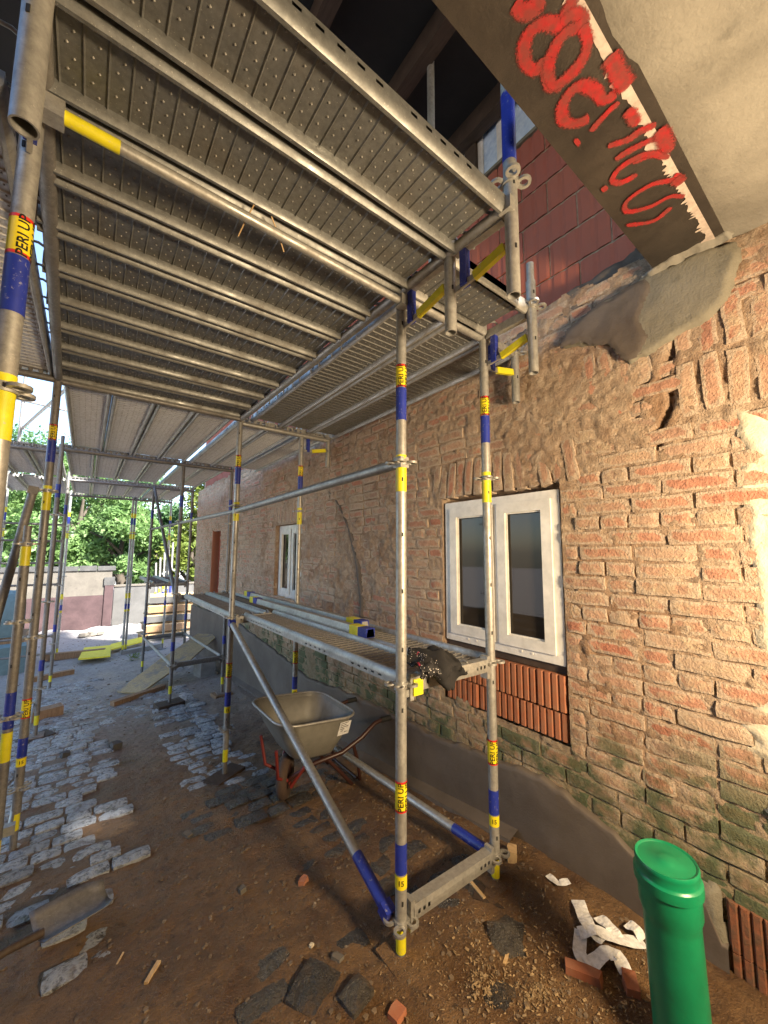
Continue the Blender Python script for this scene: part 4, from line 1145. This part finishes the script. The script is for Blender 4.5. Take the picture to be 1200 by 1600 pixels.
deck_transom(1.125, 1.736, 1.338, 2.855, 'short deck beam joining the two nearest tall poles', 'galvanised')
# upper left guard frame against the sky
tube_thing('guard_rail', (-.95, 8.4, 3.6), (-.30, 5.9, 3.6), 'high tube of the left scaffold against the blue sky gap', 'rail', .02, 'dark_steel')
tube_thing('guard_rail', (-1.5, 8.4, 4.1), (-.3, 8.4, 4.0), 'highest cross tube in the blue sky gap at left', 'rail', .02, 'dark_steel')
standard(-.98, 8.42, 2.9, 4.9, 'upper left pole seen against the blue sky gap', rosettes=(), bands=False, bottom='none', spig=False, group='upper deck poles', mat='dark_steel')

# work platform at waist height
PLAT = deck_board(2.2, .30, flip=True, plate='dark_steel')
used2 = []
def plat(loc, label, rz=math.pi/2):
    o = PLAT if not used2 else copy_tree(PLAT); used2.append(o)
    o.location = loc; o.rotation_euler = (0, 0, rz); tag(o, label, 'deck board', 'boards of the work platform')
plat((1.155+.30, 1.36, 1.02), 'outer board of the waist high work platform, ending at the transom with the glove')
plat((1.47+.30, 1.36, 1.02), 'inner waist high platform board next to the large window')
plat((1.08+.30, 3.60, 1.0), 'outer far platform board reaching the ramp pole')
plat((1.39+.30, 3.60, 1.0), 'inner far platform board below the small window')
plat((1.02+.30, 8.45, .99), 'small background platform board at the far end outside')
plat((1.33+.30, 8.45, .99), 'second small background platform board beside the house corner')
# spare ledgers lying on the platform
def spare(p0, p1, label, col):
    p0 = Vector(p0); p1 = Vector(p1); L = (p1-p0).length; d = (p1-p0)/L
    o = empty('spare_ledger', p0, (0, -math.asin(d.z), math.atan2(d.y, d.x)), label, 'ledger', 'spare ledgers on the platform')
    prof = [(-.03, 0), (.03, 0), (.03, .012), (.022, .05), (-.022, .05), (-.03, .012)]
    mb = MB(); mb.ext(prof, [0, L]); mb.build('rail', G['galvanised'], o)
    for x in (.0, L-.2):
        e = MB(); e.bx(x, x+.10, -.034, .034, -.002, .056); e.build('yellow_end', G['yellow_paint'], o)
        e = MB(); e.bx(x+.10, x+.2, -.033, .033, -.002, .055); e.build('blue_end', G['blue_paint'], o)
    e = MB(); e.bx(-.03, .0, -.02, .02, .0, .04); e.build('claw', G['yellow_paint'], o)
    return o
spare((1.47, 4.25, 1.082), (1.47, 2.05, 1.082), 'spare ledger lying along the platform with blue and yellow painted end', 'yellow')
spare((1.62, 4.9, 1.082), (1.60, 2.3, 1.082), 'spare ledger lying nearest to the wall on the platform', 'blue')

# glove / cloth on the transom
ns, nt_ = 26, 20
P = np.zeros((ns, nt_, 3))
for i in range(ns):
    for k in range(nt_):
        u, v = i/(ns-1), k/(nt_-1)
        x = 1.165+.235*u; w_ = (v-.35)
        drop = -.07*max(0, w_)*1.6*(.3+1.2*math.exp(-((u-.62)/.24)**2))
        P[i, k] = (x+.02*math.sin(v*7), 1.44-.175*min(v, .55)/.55-(.012*math.sin(u*14)), 1.125+.035*math.sin(u*3.1)*(1-v*.5)+drop*1.2)
Pn = P.copy()
Pn[:, :, 2] += .030*fbm(P[:, :, 0]*26, np.linspace(0, 1, nt_)[None, :]*6+P[:, :, 0]*3, 61)
Pn[:, :, 1] += .022*fbm(P[:, :, 0]*24, np.linspace(0, 1, nt_)[None, :]*7, 62)-.03
me = grid_mesh('work_glove', Pn, [G['black_cloth'], G['cloth_print']])
for p in me.polygons:
    if p.center.x < 1.26 and p.center.z > 1.07: p.material_index = 1
glove = link('work_glove', me); md = glove.modifiers.new('thick', 'SOLIDIFY'); md.thickness = .012
tag(glove, 'crumpled black cloth with white and pink print draped over the transom', 'cloth')

# ------------------------------------------------------------------ wheelbarrow
wb = empty('wheelbarrow', (1.45, 2.85, gz(2.85)), label='grey zinc wheelbarrow with red fork and dark handles by the wall', cat='wheelbarrow')
zb0 = gz(2.85)
def rr(cx, cy, lx, ly, rad, z, n=6):
    pts = []
    for sx, sy, a0 in ((1, 1, 0), (-1, 1, 90), (-1, -1, 180), (1, -1, 270)):
        for k in range(n+1):
            a = R(a0+90*k/n); pts.append((cx+sx*(lx/2-rad)+rad*math.cos(a), cy+sy*(ly/2-rad)+rad*math.sin(a), z))
    return pts
# local coordinates; front is -x, rim slopes up to the front
def tilt(p): x, y, z = p; return (x, y, z+(-x)*.10)
rings = [rr(-.01, 0, .30, .34, .07, .30), rr(-.02, 0, .35, .40, .09, .325), rr(-.03, .0, .50, .56, .12, .47), rr(-.04, 0, .60, .62, .13, .60), rr(-.04, 0, .625, .645, .14, .605), rr(-.04, 0, .60, .62, .13, .595), rr(-.03, 0, .485, .545, .12, .472), rr(-.02, 0, .335, .385, .09, .330), rr(-.01, 0, .29, .33, .07, .306)]
mb = MB(); n = len(rings[0]); vs = [tilt(p) for g_ in rings for p in g_]
fs = [(k*n+i, k*n+(i+1) % n, (k+1)*n+(i+1) % n, (k+1)*n+i) for k in range(len(rings)-1) for i in range(n)]
fs += [tuple(range(n-1, -1, -1)), tuple((len(rings)-1)*n+i for i in range(n))]
mb.add(vs, fs); tray = mb.build('tray', G['barrow_zinc'], wb, 50)
mb = MB(); mb.path([tilt(p) for p in rr(-.04, 0, .63, .65, .14, .603)]+[tilt(rr(-.04, 0, .63, .65, .14, .603)[0])], .009, 8); mb.build('rim', G['galvanised'], wb, 60)
# paper label on near side of tray
mb = MB(); mb.add([(.10, -.262, .455), (.20, -.255, .45), (.205, -.293, .555), (.105, -.30, .56)], [(0, 1, 2, 3)])
mb.v = [(x, y-.016, z) for x, y, z in mb.v]
lab = mb.build('paper_label', G['tape_white'], tray)
mb = MB()
for k, (u0, u1) in enumerate(((.1, .8), (.1, .6), (.1, .85), (.1, .5), (.2, .4), (.55, .85))):
    v = .85-.14*k
    def q(u, v): return (.10+.10*u+.005*v, -.2795-.038*v+.007*u, .455+.105*v)
    mb.add([q(u0, v), q(u1, v), q(u1, v+.05), q(u0, v+.05)], [(0, 1, 2, 3)])
mb.build('label_print', G['lettering_black'], tray)
for s_ in (-1, 1):
    mb = MB(); mb.path([(-.19, s_*.07, .15), (-.14, s_*.13, .21), (-.02, s_*.19, .275), (.18, s_*.225, .30), (.34, s_*.245, .37), (.46, s_*.25, .445), (.53, s_*.25, .455)], .0165, 10); mb.build('handle_tube', G['dark_red_paint'], wb, 60)
    mb = MB(); mb.tube((.52, s_*.25, .455), (.66, s_*.25, .45), .021, 12); mb.build('grip', G['black_rubber'], wb, 50)
    mb = MB(); mb.path([(.06, s_*.20, .285), (.20, s_*.21, .13), (.30, s_*.20, .015), (.36, s_*.20, .015), (.33, s_*.215, .18), (.27, s_*.235, .335)], .014, 8); mb.build('leg', G['dark_red_paint'], wb, 60)
    mb = MB(); mb.path([(-.10, s_*.17, .265), (-.17, s_*.10, .12), (-.17, s_*.075, .15)], .013, 8); mb.build('fork', G['red_paint'], wb, 60)
    mb = MB(); mb.path([(-.17, s_*.075, .15), (-.28, s_*.12, .22), (-.31, s_*.15, .42)], .012, 8); mb.build('front_stay', G['red_paint'], wb, 60)
mb = MB(); mb.tube((.33, -.2, .06), (.33, .2, .06), .011, 8); mb.build('leg_bar', G['dark_red_paint'], wb, 60)
wh = MB(); wh.lathe([(.10, -.04), (.155, -.045), (.178, -.02), (.182, 0), (.178, .02), (.155, .045), (.10, .04), (.10, -.04)], 24)
me = wh.mesh('tyre', G['muddy_rubber'], 60); wo = link('wheel', me, wb, (-.17, 0, .150), (R(90), 0, R(52))); wo.scale = (.82, .82, .8)
rm = MB(); rm.lathe([(.02, -.02), (.102, -.03), (.102, .03), (.02, .02)], 20); rm.tube((0, 0, -.06), (0, 0, .06), .012, 10); rm.build('rim_disc', G['dark_red_paint'], wo, 40)

# ------------------------------------------------------------------ green drain pipe
px_, py_ = 1.625, .525
gp = empty('drain_pipe', (px_, py_, gh(px_, py_)), (R(-1), R(-2), 0), 'upright green plastic drain pipe with a cap near the camera', 'pipe')
mb = MB(); mb.lathe([(.080, -.05), (.080, .42), (.081, .44), (.088, .462), (.088, .53)], 40); mb.build('tube', G['green_pipe'], gp, 40)
mb = MB(); mb.lathe([(.089, .528), (.0955, .532), (.0965, .548), (.0955, .563), (.090, .568), (.0885, .572), (.0895, .592), (.0905, .60), (.087, .607), (.082, .605), (.080, .603), (.03, .603), (.026, .606), (.0, .606)], 40); mb.build('cap', G['green_pipe'], gp, 40)

# ------------------------------------------------------------------ white tape strips on the ground
tape = empty('crumpled_tape', (1.85, .87, gh(1.85, .87)), label='tangle of white paper tape strips lying on the ground left of the green pipe', cat='tape')
TO = Vector((1.85, .87, gh(1.85, .87)))
def strip(pts, w_, parent, off, name='strip'):
    n = len(pts); vs = []
    Q = [Vector(p) for p in pts]
    QQ = []
    for i in range(n-1):
        for k in range(4): QQ.append(Q[i].lerp(Q[i+1], k/4))
    QQ.append(Q[-1])
    for i, p in enumerate(QQ):
        d = (QQ[min(i+1, len(QQ)-1)]-QQ[max(i-1, 0)]).normalized(); s_ = d.cross(Vector((0, 0, 1))).normalized()
        tw = .35*math.sin(i*1.3+len(pts))
        for sg in (-1, 0, 1):
            q_ = p+s_*sg*w_*.58+Vector((0, 0, sg*tw*w_*.25))
            g0 = gh(q_.x, q_.y)+.004
            vs.append((q_.x-off.x, q_.y-off.y, max(q_.z, g0)-off.z))
    m = len(QQ)
    fs = [(3*i+k, 3*i+k+1, 3*i+k+4, 3*i+k+3) for i in range(m-1) for k in (0, 1)]
    b = MB(); b.add(vs, fs); o = b.build(name, G['tape_white'], parent)
    md = o.modifiers.new('t', 'SOLIDIFY'); md.thickness = .0008; return o
def tp(px, py, h=0.):
    p = at_z(px, py, h); return Vector((p.x, p.y, gh(p.x, p.y)+h))
strip([tp(903, 1415, .02), tp(912, 1440, .02), tp(922, 1460, .03), tp(945, 1478, .03)], .05, tape, TO)
strip([tp(905, 1465, .03), tp(930, 1462, .04), tp(965, 1475, .03), tp(1008, 1482, .02)], .042, tape, TO)
strip([tp(908, 1462, .02), tp(905, 1490, .02), tp(912, 1505, .02), tp(925, 1522, .01)], .042, tape, TO)
strip([tp(920, 1512, .02), tp(945, 1492, .03), tp(965, 1495, .03), tp(980, 1528, .01)], .046, tape, TO)
strip([tp(935, 1440, .02), tp(955, 1458, .03), tp(965, 1472, .03)], .046, tape, TO)
strip([tp(980, 1452, .03), tp(995, 1458, .045), tp(1006, 1476, .02)], .045, tape, TO)
tape2 = empty('tape_scrap', tp(875, 1385), label='small white tape scrap lying by the wall foot behind the tangle', cat='tape')
strip([tp(856, 1376, .01), tp(872, 1388, .015), tp(890, 1386, .02)], .03, tape2, tape2.location.copy())

# ------------------------------------------------------------------ debris things
def shard(name, px, py, size, label, cat, mat, rz=None, group=None, tilt_=.1, h=0):
    p = tp(px, py); o = MB(); n = 6; a0 = random.random()*6
    L, W_, H_ = size
    base = [(-L/2, -W_/2), (L/2*.9, -W_/2*1.05), (L/2, W_/2*.8), (L*.1, W_/2), (-L/2*1.05, W_/2*.85)]
    top = [(x*.93+random.uniform(-.004, .004), y*.93+random.uniform(-.004, .004), H_*random.uniform(.85, 1.1)) for x, y in base]
    m = len(base)
    o.add([(x, y, -.01) for x, y in base]+top, [tuple(range(m-1, -1, -1)), tuple(range(m, 2*m))]+[(i, (i+1) % m, m+(i+1) % m, m+i) for i in range(m)])
    q = o.build(name, G[mat], None, None, p, (random.uniform(-tilt_, tilt_), random.uniform(-tilt_, tilt_), rz if rz is not None else random.random()*6))
    return tag(q, label, cat, group)
shard('brick_shard', 800, 1342, (.07, .05, .06), 'pale orange brick piece at the foot of the window pole', 'brick', 'pale_wood', .6)
shard('brick_shard', 620, 1588, (.055, .05, .02), 'orange brick chip at the bottom edge of the picture', 'brick', 'clay_block', .3)
shard('brick_shard', 913, 1530, (.13, .045, .03), 'brown brick strip under the left end of the tape tangle', 'brick', 'clay_block', -1.1)
shard('brick_shard', 985, 1545, (.08, .05, .03), 'brown brick piece under the right end of the tape tangle', 'brick', 'clay_block', .6)
shard('brick_shard', 475, 1355, (.05, .035, .02), 'small red brick chip in the mud left of the brace foot', 'brick', 'clay_block', .6)
for (px_, py_, L, W_, rz, lab) in ((490, 1540, .17, .15, .5, 'large flat dark stone in the mud at the lower middle'), (556, 1562, .11, .09, .2, 'dark stone beside the large flat stone'),
                                   (790, 1470, .15, .13, .9, 'dark sett stone in the sawdust right of the nearest pole')):
    p = tp(px_, py_); me = CMD[3].copy(); me.transform(Matrix.Diagonal((L, W_, 1.6, 1)))
    tag(link('stone', me, None, p+Vector((0, 0, .012)), (.03, -.04, rz)), lab, 'stone')
shard('stone', 380, 1360, (.035, .03, .02), 'single pale stone on the brown mud', 'stone', 'far_plaster', .3)
shard('stone', 527, 1492, (.03, .05, .012), 'whitish chip in front of the nearest pole', 'stone', 'far_plaster', .3)
shard('stone', 487, 1466, (.02, .014, .01), 'tiny white chip left of the brace foot', 'stone', 'cream_plaster_lit_edge', .3)
shard('stone', 296, 1258, (.04, .06, .02), 'pale stone beside the right strip of cobbles', 'stone', 'far_plaster', .3)
shard('clod', 185, 1112, (.09, .07, .06), 'dark clod lying alone on the grey lane', 'clod', 'dark_cap', .3)
shard('clod', 107, 1123, (.07, .06, .05), 'dark clod on the left cobbles', 'clod', 'dark_cap', .3)
def stick(px, py, px2, py2, r, label, mat='pale_wood'):
    a, b = tp(px, py), tp(px2, py2); m = (a+b)/2
    mb = MB(); d = b-a; mb.box((0, 0, r), (d.length, r*2.4, r*1.4), Euler((0, 0, math.atan2(d.y, d.x))).to_matrix())
    return tag(mb.build('wood_stick', G[mat], None, None, m), label, 'stick')
stick(230, 1507, 250, 1474, .007, 'short wooden stick on the brown mud at lower left')
stick(185, 1470, 195, 1452, .003, 'thin straw on the brown mud above the short stick')
stick(735, 1376, 757, 1402, .007, 'wood sliver by the foot of the window pole')
stick(788, 1512, 795, 1490, .005, 'pale wood splinter lower right of the nearest pole')
# foot timber under the poles
def sole(x, y, L, W_, H_, rz, label, mat='dark_timber', dz=0):
    mb = MB(); mb.box((0, 0, H_/2-.012), (L, W_, H_))
    return tag(mb.build('sole_board', G[mat], None, None, (x, y, gh(x, y)+dz), (0, 0, rz)), label, 'sole board', 'boards under pole feet')
sole(1.736, 1.335, .30, .16, .03, .5, 'muddy sole board under the window pole', dz=-.02)
sole(1.055, 3.56, .30, .16, .035, .5, 'sole board under the wheelbarrow side pole', dz=-.005)
sole(1.0, 5.9, .32, .2, .07, .2, 'dark timber block under the ramp pole', dz=-.005)
sole(1.66, 5.92, .24, .2, .045, .1, 'flat board under the doorway pole', 'timber')
sole(-.305, 5.8, .3, .2, .04, .5, 'dark plate board under the left pole beside the cobbles')
# shovel blade at lower left
p = tp(60, 1440)
sh = empty('shovel', (p.x, p.y, p.z+.02), (0, 0, R(20)), 'steel shovel blade lying at the lower left edge', 'shovel')
nx, ny = 12, 10; P = np.zeros((nx, ny, 3))
for i in range(nx):
    for k in range(ny):
        u, v = i/(nx-1), k/(ny-1)*2-1
        hw = .115*(1-.35*max(0, u-.8)/.2)
        P[i, k] = (u*.28, v*hw, .05*v*v+.03*(1-u)+.012)
me = grid_mesh('blade', P, G['dark_steel']); bl = link('blade', me, sh); me.materials[0] = G['dark_steel']; md = bl.modifiers.new('t', 'SOLIDIFY'); md.thickness = .003
mb = MB(); mb.path([(.02, 0, .05), (-.1, 0, .07), (-.9, 0, .05)], .017, 10); mb.build('shaft', G['dark_timber'], sh, 60)
# straw hanging from the deck
for k, (a, b, lab) in enumerate((((397, 320), (378, 352), 'straw dangling from the overhead board, left one'), ((424, 338), (443, 384), 'straw dangling from the overhead board, right one'))):
    p0 = at_z(*a, 2.82); p1 = at_z(*b, 2.79); p1 = p0+(p1-p0).normalized()*.11
    mb = MB(); mb.path([Vector((0, 0, 0)), (p1-p0)*.5+Vector((0, 0, -.004)), p1-p0+Vector((0, 0, -.02))], .0025, 5)
    tag(mb.build('straw', G['pale_wood'], None, 60, p0), lab, 'straw')

# ------------------------------------------------------------------ background of the lane
def thing_box(name, c, d, rot, label, cat, mat, group=None):
    mb = MB(); mb.box((0, 0, 0), d); return tag(mb.build(name, G[mat], None, None, c, rot), label, cat, group)
# chipboard ramp in two sheets
def quad_board(name, pts, thick, mat, label, cat, group=None):
    c = sum((Vector(p) for p in pts), Vector())/4; mb = MB()
    nrm = (Vector(pts[1])-Vector(pts[0])).cross(Vector(pts[3])-Vector(pts[0])).normalized()
    if nrm.z < 0: nrm = -nrm
    mb.prism([Vector(p)-c for p in pts], None, -nrm*thick); return tag(mb.build(name, G[mat], None, None, c), label, cat, group)
quad_board('chipboard_ramp', [(.50, 7.20, gz(7.2)+.04), (.78, 6.86, gz(6.9)+.04), (1.48, 7.35, -.20), (1.15, 7.75, -.20)], .02, 'chipboard', 'pale chipboard sheet laid as a ramp towards the doorway', 'board')
quad_board('chipboard_sheet', [(1.10, 7.65, -.22), (1.45, 7.25, -.22), (2.15, 8.05, .02), (1.85, 8.4, .02)], .02, 'chipboard', 'dirty upper chipboard sheet of the ramp at the doorway', 'board')
thing_box('timber_beam', (.75, 6.75, gz(6.75)+.035), (.75, .09, .06), (0, 0, R(28)), 'dark timber lying along the ramp edge', 'timber', 'timber')
thing_box('concrete_block', (1.78, 7.45, gz(7.45)+.12), (.24, .36, .26), (0, 0, .1), 'grey concrete block under the ramp by the wall', 'block', 'grey_block')
# yellow formwork panels
quad_board('yellow_panel', [(.02, 10.25, gz(10.3)+.12), (.55, 10.1, gz(10.1)+.12), (.62, 11.5, gz(11.5)+.13), (.12, 11.6, gz(11.6)+.13)], .03, 'yellow_board', 'yellow shuttering panel lying nearest on the yard ground', 'panel')
quad_board('yellow_panel', [(.60, 10.95, gz(11)+.12), (1.3, 11.6, gz(11.6)+.12), (1.35, 12.2, gz(12)+.14), (.62, 11.6, gz(11.6)+.14)], .03, 'yellow_board', 'second yellow shuttering panel behind, pointing to the pole', 'panel')
thing_box('timber_beam', (-.05, 11.1, gz(11)+.07), (1.1, .12, .14), (0, 0, R(-8)), 'brown timber beam under the yellow panels', 'timber', 'timber')
thing_box('timber_beam', (1.2, 10.9, gz(11)+.05), (.9, .14, .10), (0, 0, R(22)), 'timber beam right of the yellow panels', 'timber', 'grey_block')
thing_box('timber_beam', (-.32, 9.3, gz(9.3)+.04), (.6, .10, .08), (0, 0, R(18)), 'short dark timber on the lane at left', 'timber', 'timber')
thing_box('timber_beam', (-.28, 6.6, gz(6.6)+.06), (.35, .16, .12), (0, 0, R(15)), 'wood block beside the left pole foot', 'timber', 'timber')
# weed
mb = MB()
for k in range(60):
    a = random.random()*6.3; r_ = random.uniform(.02, .14); z_ = random.uniform(.01, .12)
    c = Vector((r_*math.cos(a), r_*math.sin(a), z_)); u = Vector((math.cos(a), math.sin(a), .4))*.04; v = Vector((-math.sin(a), math.cos(a), .1))*.018
    mb.add([c-u, c+v, c+u, c-v], [(0, 1, 2, 3)])
tag(mb.build('weed', G['leaf_yellow'], None, None, (.95, 9.9, gz(9.9))), 'small bright green weed growing beside the yellow panel', 'plant')
# retaining wall: maroon washed tall part with dark capstones and pier
rwl = empty('retaining_wall', (0, 15.3, gz(15.3)), label='tall yard wall with plaster above and maroon wash below', cat='wall')
g15 = gz(15.3)
mb = MB(); mb.bx(-5, .72, 0, .3, 1.15, 1.92); mb.build('upper_plaster', G['far_plaster'], rwl)
mb = MB(); mb.bx(-5, .72, -.012, .3, -.1, 1.148); mb.build('lower_wash', G['maroon_wash'], rwl)
mb = MB(); mb.bx(.55, .78, -.05, .3, -.1, 1.45); mb.build('pier', G['maroon_wash'], rwl)
mb = MB(); mb.bx(.52, .80, -.055, .3, 1.452, 1.70); mb.build('pier_stone', G['dark_cap'], rwl)
x = -5.
while x < .7:
    L = random.uniform(.45, .7); mb = MB(); mb.bx(x, min(x+L-.02, .80), -.04, .34, 1.922, 2.06+random.uniform(-.01, .01)); mb.build('capstone', G['dark_cap'], rwl); x += L
low = empty('low_yard_wall', (0, 15.5, gz(15.4)), label='lower pale grey yard wall right of the maroon wall', cat='wall')
mb = MB(); mb.bx(.81, 9, 0, .25, -.2, 1.38); mb.build('wall_body', G['far_grey_wall'], low)
mb = MB(); mb.bx(.81, 9, -.03, .28, 1.382, 1.43); mb.build('coping', G['far_plaster'], low)
# spoil heap along the wall foot
ys_ = np.linspace(14.2, 15.28, 12); xs_ = np.linspace(-4, 6, 90)
Xg, Yg = np.meshgrid(xs_, ys_, indexing='ij')
Zg = gzv(Yg)+np.clip((Yg-14.3)/.9, 0, 1)*(.16+.16*fbm(Xg*2.5, Yg*2.5, 81))-.02
tag(link('spoil_heap', grid_mesh('spoil_heap', np.stack([Xg, Yg, Zg], -1), G['mud'])), 'low ridge of earth along the foot of the yard wall', None, None, 'stuff')
for k, (x, y, s_) in enumerate(((.1, 14.4, .11), (.3, 14.5, .13), (.5, 14.45, .09), (.22, 14.2, .06))):
    mb = MB(); pebble(mb, 0, 0, s_, .9); mb.v = [(a, b, c-gh(0, 0)) for a, b, c in mb.v]
    tag(mb.build('stone', G['far_plaster'], None, None, (x, y, gh(x, y)+.05)), ['left pale boulder', 'largest pale boulder', 'right pale boulder', 'smallest pale boulder'][k]+' before the maroon wall', 'stone')
# stacked timber frames behind the far scaffold
for k in range(5):
    o = empty('timber_stack', (2.0+.05*k, 12.6, gz(12.6)+.06+.25*k), (0, 0, R(6-3*k)), f'{ordn(k)} layer from the ground of stacked wood behind the far platform', 'timber', 'stacked wood layers')
    mb = MB(); mb.bx(-.7, .9, -.35, -.31, -.06, .10); mb.build('front_plank', G['timber' if k % 2 else 'far_grey_wall'], o)
    mb = MB(); mb.bx(-.7, .9, -.30, .4, .10, .13); mb.build('top_plank', G['pale_wood'], o)
    mb = MB(); mb.bx(-.66, -.5, -.30, .4, -.06, .099); mb.bx(.6, .8, -.30, .4, -.06, .099); mb.build('bearer', G['timber'], o)
# bundle of poles leaning outside
for k in range(5):
    x = 1.72+.09*k; b = Vector((x, 13+.05*k, gz(13))); t_ = b+Vector((-.08+.02*k, .05, 2.1+.15*k))
    o = empty('leaning_standard', b, label=f'{ordn(k)} from the left of the blue banded poles leaning in the yard', cat='scaffold pole', group='poles leaning in the yard')
    mb = MB(); mb.tube((0, 0, 0), t_-b, .026, 10); mb.build('tube', G['galvanised'], o, 50)
    mb = MB(); d = t_-b; mb.tube(d*.38, d*.52, .028, 10, cap=False); mb.build('paint_band', G['blue_paint'], o, 50)
    mb = MB(); mb.tube(d*.55, d*.60, .028, 10, cap=False); mb.build('paint_band', G['yellow_paint'], o, 50)
# tarpaulin bale and rubble at far left
nx, ny = 24, 16; P = np.zeros((nx, ny, 3))
for i in range(nx):
    for k in range(ny):
        u, v = i/(nx-1), k/(ny-1); a = math.pi*v
        P[i, k] = (-4.0+3.0*u, 11.6-.55*math.cos(a), gz(11.6)+.62+.9*math.sin(a)**.7)
P[:, :, 2] += .09*fbm(P[:, :, 0]*2.5, np.linspace(0, 4, ny)[None, :]+P[:, :, 0], 83)
tag(link('tarpaulin', grid_mesh('tarpaulin', P, G['tarp_blue'])), 'pale blue tarpaulin draped over a stack at far left', 'tarpaulin')
thing_box('pallet_stack', (-2.4, 11.6, gz(11.6)+.30), (3.0, 1.0, .6), (0, 0, 0), 'wooden stack under the pale blue tarpaulin', 'stack', 'timber')
thing_box('crate', (-1.05, 10.4, gz(10.4)+.25), (.5, .4, .5), (0, 0, .1), 'teal crate low at the far left edge', 'crate', 'tarp_blue')

# ------------------------------------------------------------------ trees
def tree(x, y, h, rad, leafmat, label, n=5200, seed=0, trunk=True):
    rs = np.random.RandomState(seed); z0 = gz(min(y, 60))
    o = empty('tree', (x, y, z0), label=label, cat='tree', group='trees beyond the yard wall')
    mb = MB(); mb.path([(0, 0, -.2), (.1, 0, h*.25), (-.05, .1, h*.5), (.05, 0, h*.75)], [.22, .17, .12, .05], 8)
    for k in range(7):
        a = rs.rand()*6.3; zb_ = h*rs.uniform(.25, .6); l = rad*rs.uniform(.5, .9)
        mb.path([(0, 0, zb_), (math.cos(a)*l*.5, math.sin(a)*l*.5, zb_+h*.12), (math.cos(a)*l, math.sin(a)*l, zb_+h*.18)], [.08, .05, .02], 6)
    mb.build('trunk', G['bark'], o, 60)
    n = int(n*2.2); nc = 46; cl = []
    for k in range(nc):
        a = rs.rand()*6.3; ph = rs.uniform(-.9, 1); rr_ = rad*rs.uniform(.45, 1)*math.sqrt(max(0, 1-ph*ph*.8))
        cl.append((rr_*math.cos(a), rr_*math.sin(a), h*.58+ph*h*.42, rad*rs.uniform(.20, .38)))
    cl = np.array(cl); pick = rs.randint(0, nc, n); c = cl[pick]
    d = rs.normal(size=(n, 3)); d /= np.linalg.norm(d, axis=1)[:, None]
    pos = c[:, :3]+d*(c[:, 3:4]*rs.uniform(.3, 1.05, (n, 1)))*np.array([1, 1, .8])
    pos = pos[pos[:, 2] > .15]; n = len(pos)
    nn = rs.normal(size=(n, 3))+np.array([0, 0, .8]); nn /= np.linalg.norm(nn, axis=1)[:, None]
    t1 = np.cross(nn, rs.normal(size=(n, 3))); t1 /= np.linalg.norm(t1, axis=1)[:, None]; t2 = np.cross(nn, t1)
    s_ = rs.uniform(.055, .125, (n, 1))
    V = np.stack([pos-t1*s_, pos+t2*s_*.55, pos+t1*s_, pos-t2*s_*.55], 1).reshape(-1, 3)
    F = np.arange(4*n).reshape(n, 4)
    me = bpy.data.meshes.new('crown'); me.vertices.add(4*n); me.vertices.foreach_set('co', V.astype(np.float32).ravel())
    me.loops.add(4*n); me.loops.foreach_set('vertex_index', F.astype(np.int32).ravel())
    me.polygons.add(n); me.polygons.foreach_set('loop_start', np.arange(0, 4*n, 4, dtype=np.int32))
    me.materials.append(G[leafmat]); me.update(calc_edges=True); link('crown', me, o)
tree(-.3, 22, 6.6, 2.4, 'leaf_green', 'broad green tree rising behind the maroon wall', 9000, 1)
tree(2.6, 21, 4.6, 1.6, 'leaf_dark', 'dark bushy tree above the low grey wall', 6500, 2)
tree(4.9, 20, 6.4, 1.7, 'leaf_yellow', 'yellowish green tree beside the house corner', 7000, 3)
tree(-4.6, 21, 6.0, 2.4, 'leaf_green', 'green tree behind the scaffold poles at far left', 7000, 4)
tree(-3.0, 27, 8.5, 3.0, 'leaf_dark', 'tall dark tree in the back at far left', 7000, 5)
tree(2.2, 28, 7.5, 2.8, 'leaf_green', 'tall tree in the back above the dark bushy one', 7000, 6)
tree(-8.5, 19, 6, 2.6, 'leaf_dark', 'leftmost dark green tree beyond the side scaffold', 6000, 7)
tree(1.1, 18.5, 4.4, 1.5, 'leaf_green', 'rounded green tree between the maroon wall and the house', 7000, 9)
tree(-1.9, 18.6, 5.2, 1.7, 'leaf_green', 'leafy green tree close behind the left part of the maroon wall', 7500, 10)
tree(3.6, 18.2, 3.8, 1.3, 'leaf_yellow', 'small yellowish tree just left of the house corner', 6000, 11)
tree(.4, 26, 9, 3.2, 'leaf_dark', 'highest tree in the back centre', 8000, 12)
tree(7.8, 24, 7, 2.6, 'leaf_yellow', 'yellow green tree hidden partly behind the house', 5000, 8)

# ------------------------------------------------------------------ assumed work flood lamp behind the camera, unseen, added to light the passage
fl = empty('assumed_floodlight', (LAMP_POS.x, LAMP_POS.y, gh(LAMP_POS.x, LAMP_POS.y)), label='assumed unseen work flood lamp on a tripod standing in the passage', cat='lamp')
hz = LAMP_POS.z-fl.location.z
mb = MB(); q = LDIR.to_track_quat('Y', 'Z').to_matrix()
mb.box(Vector((0, 0, hz))+q @ Vector((0, -.05, 0)), (.46, .06, .34), q); mb.build('housing', G['black_rubber'], fl)
mb = MB(); mb.tube((0, 0, .4), (0, 0, hz-.19), .016, 10)
for k in range(3):
    a = math.tau*k/3+.5; mb.tube((0, 0, .75), (.4*math.cos(a), .4*math.sin(a), .0), .011, 8)
mb.build('tripod', G['galvanised'], fl, 50)
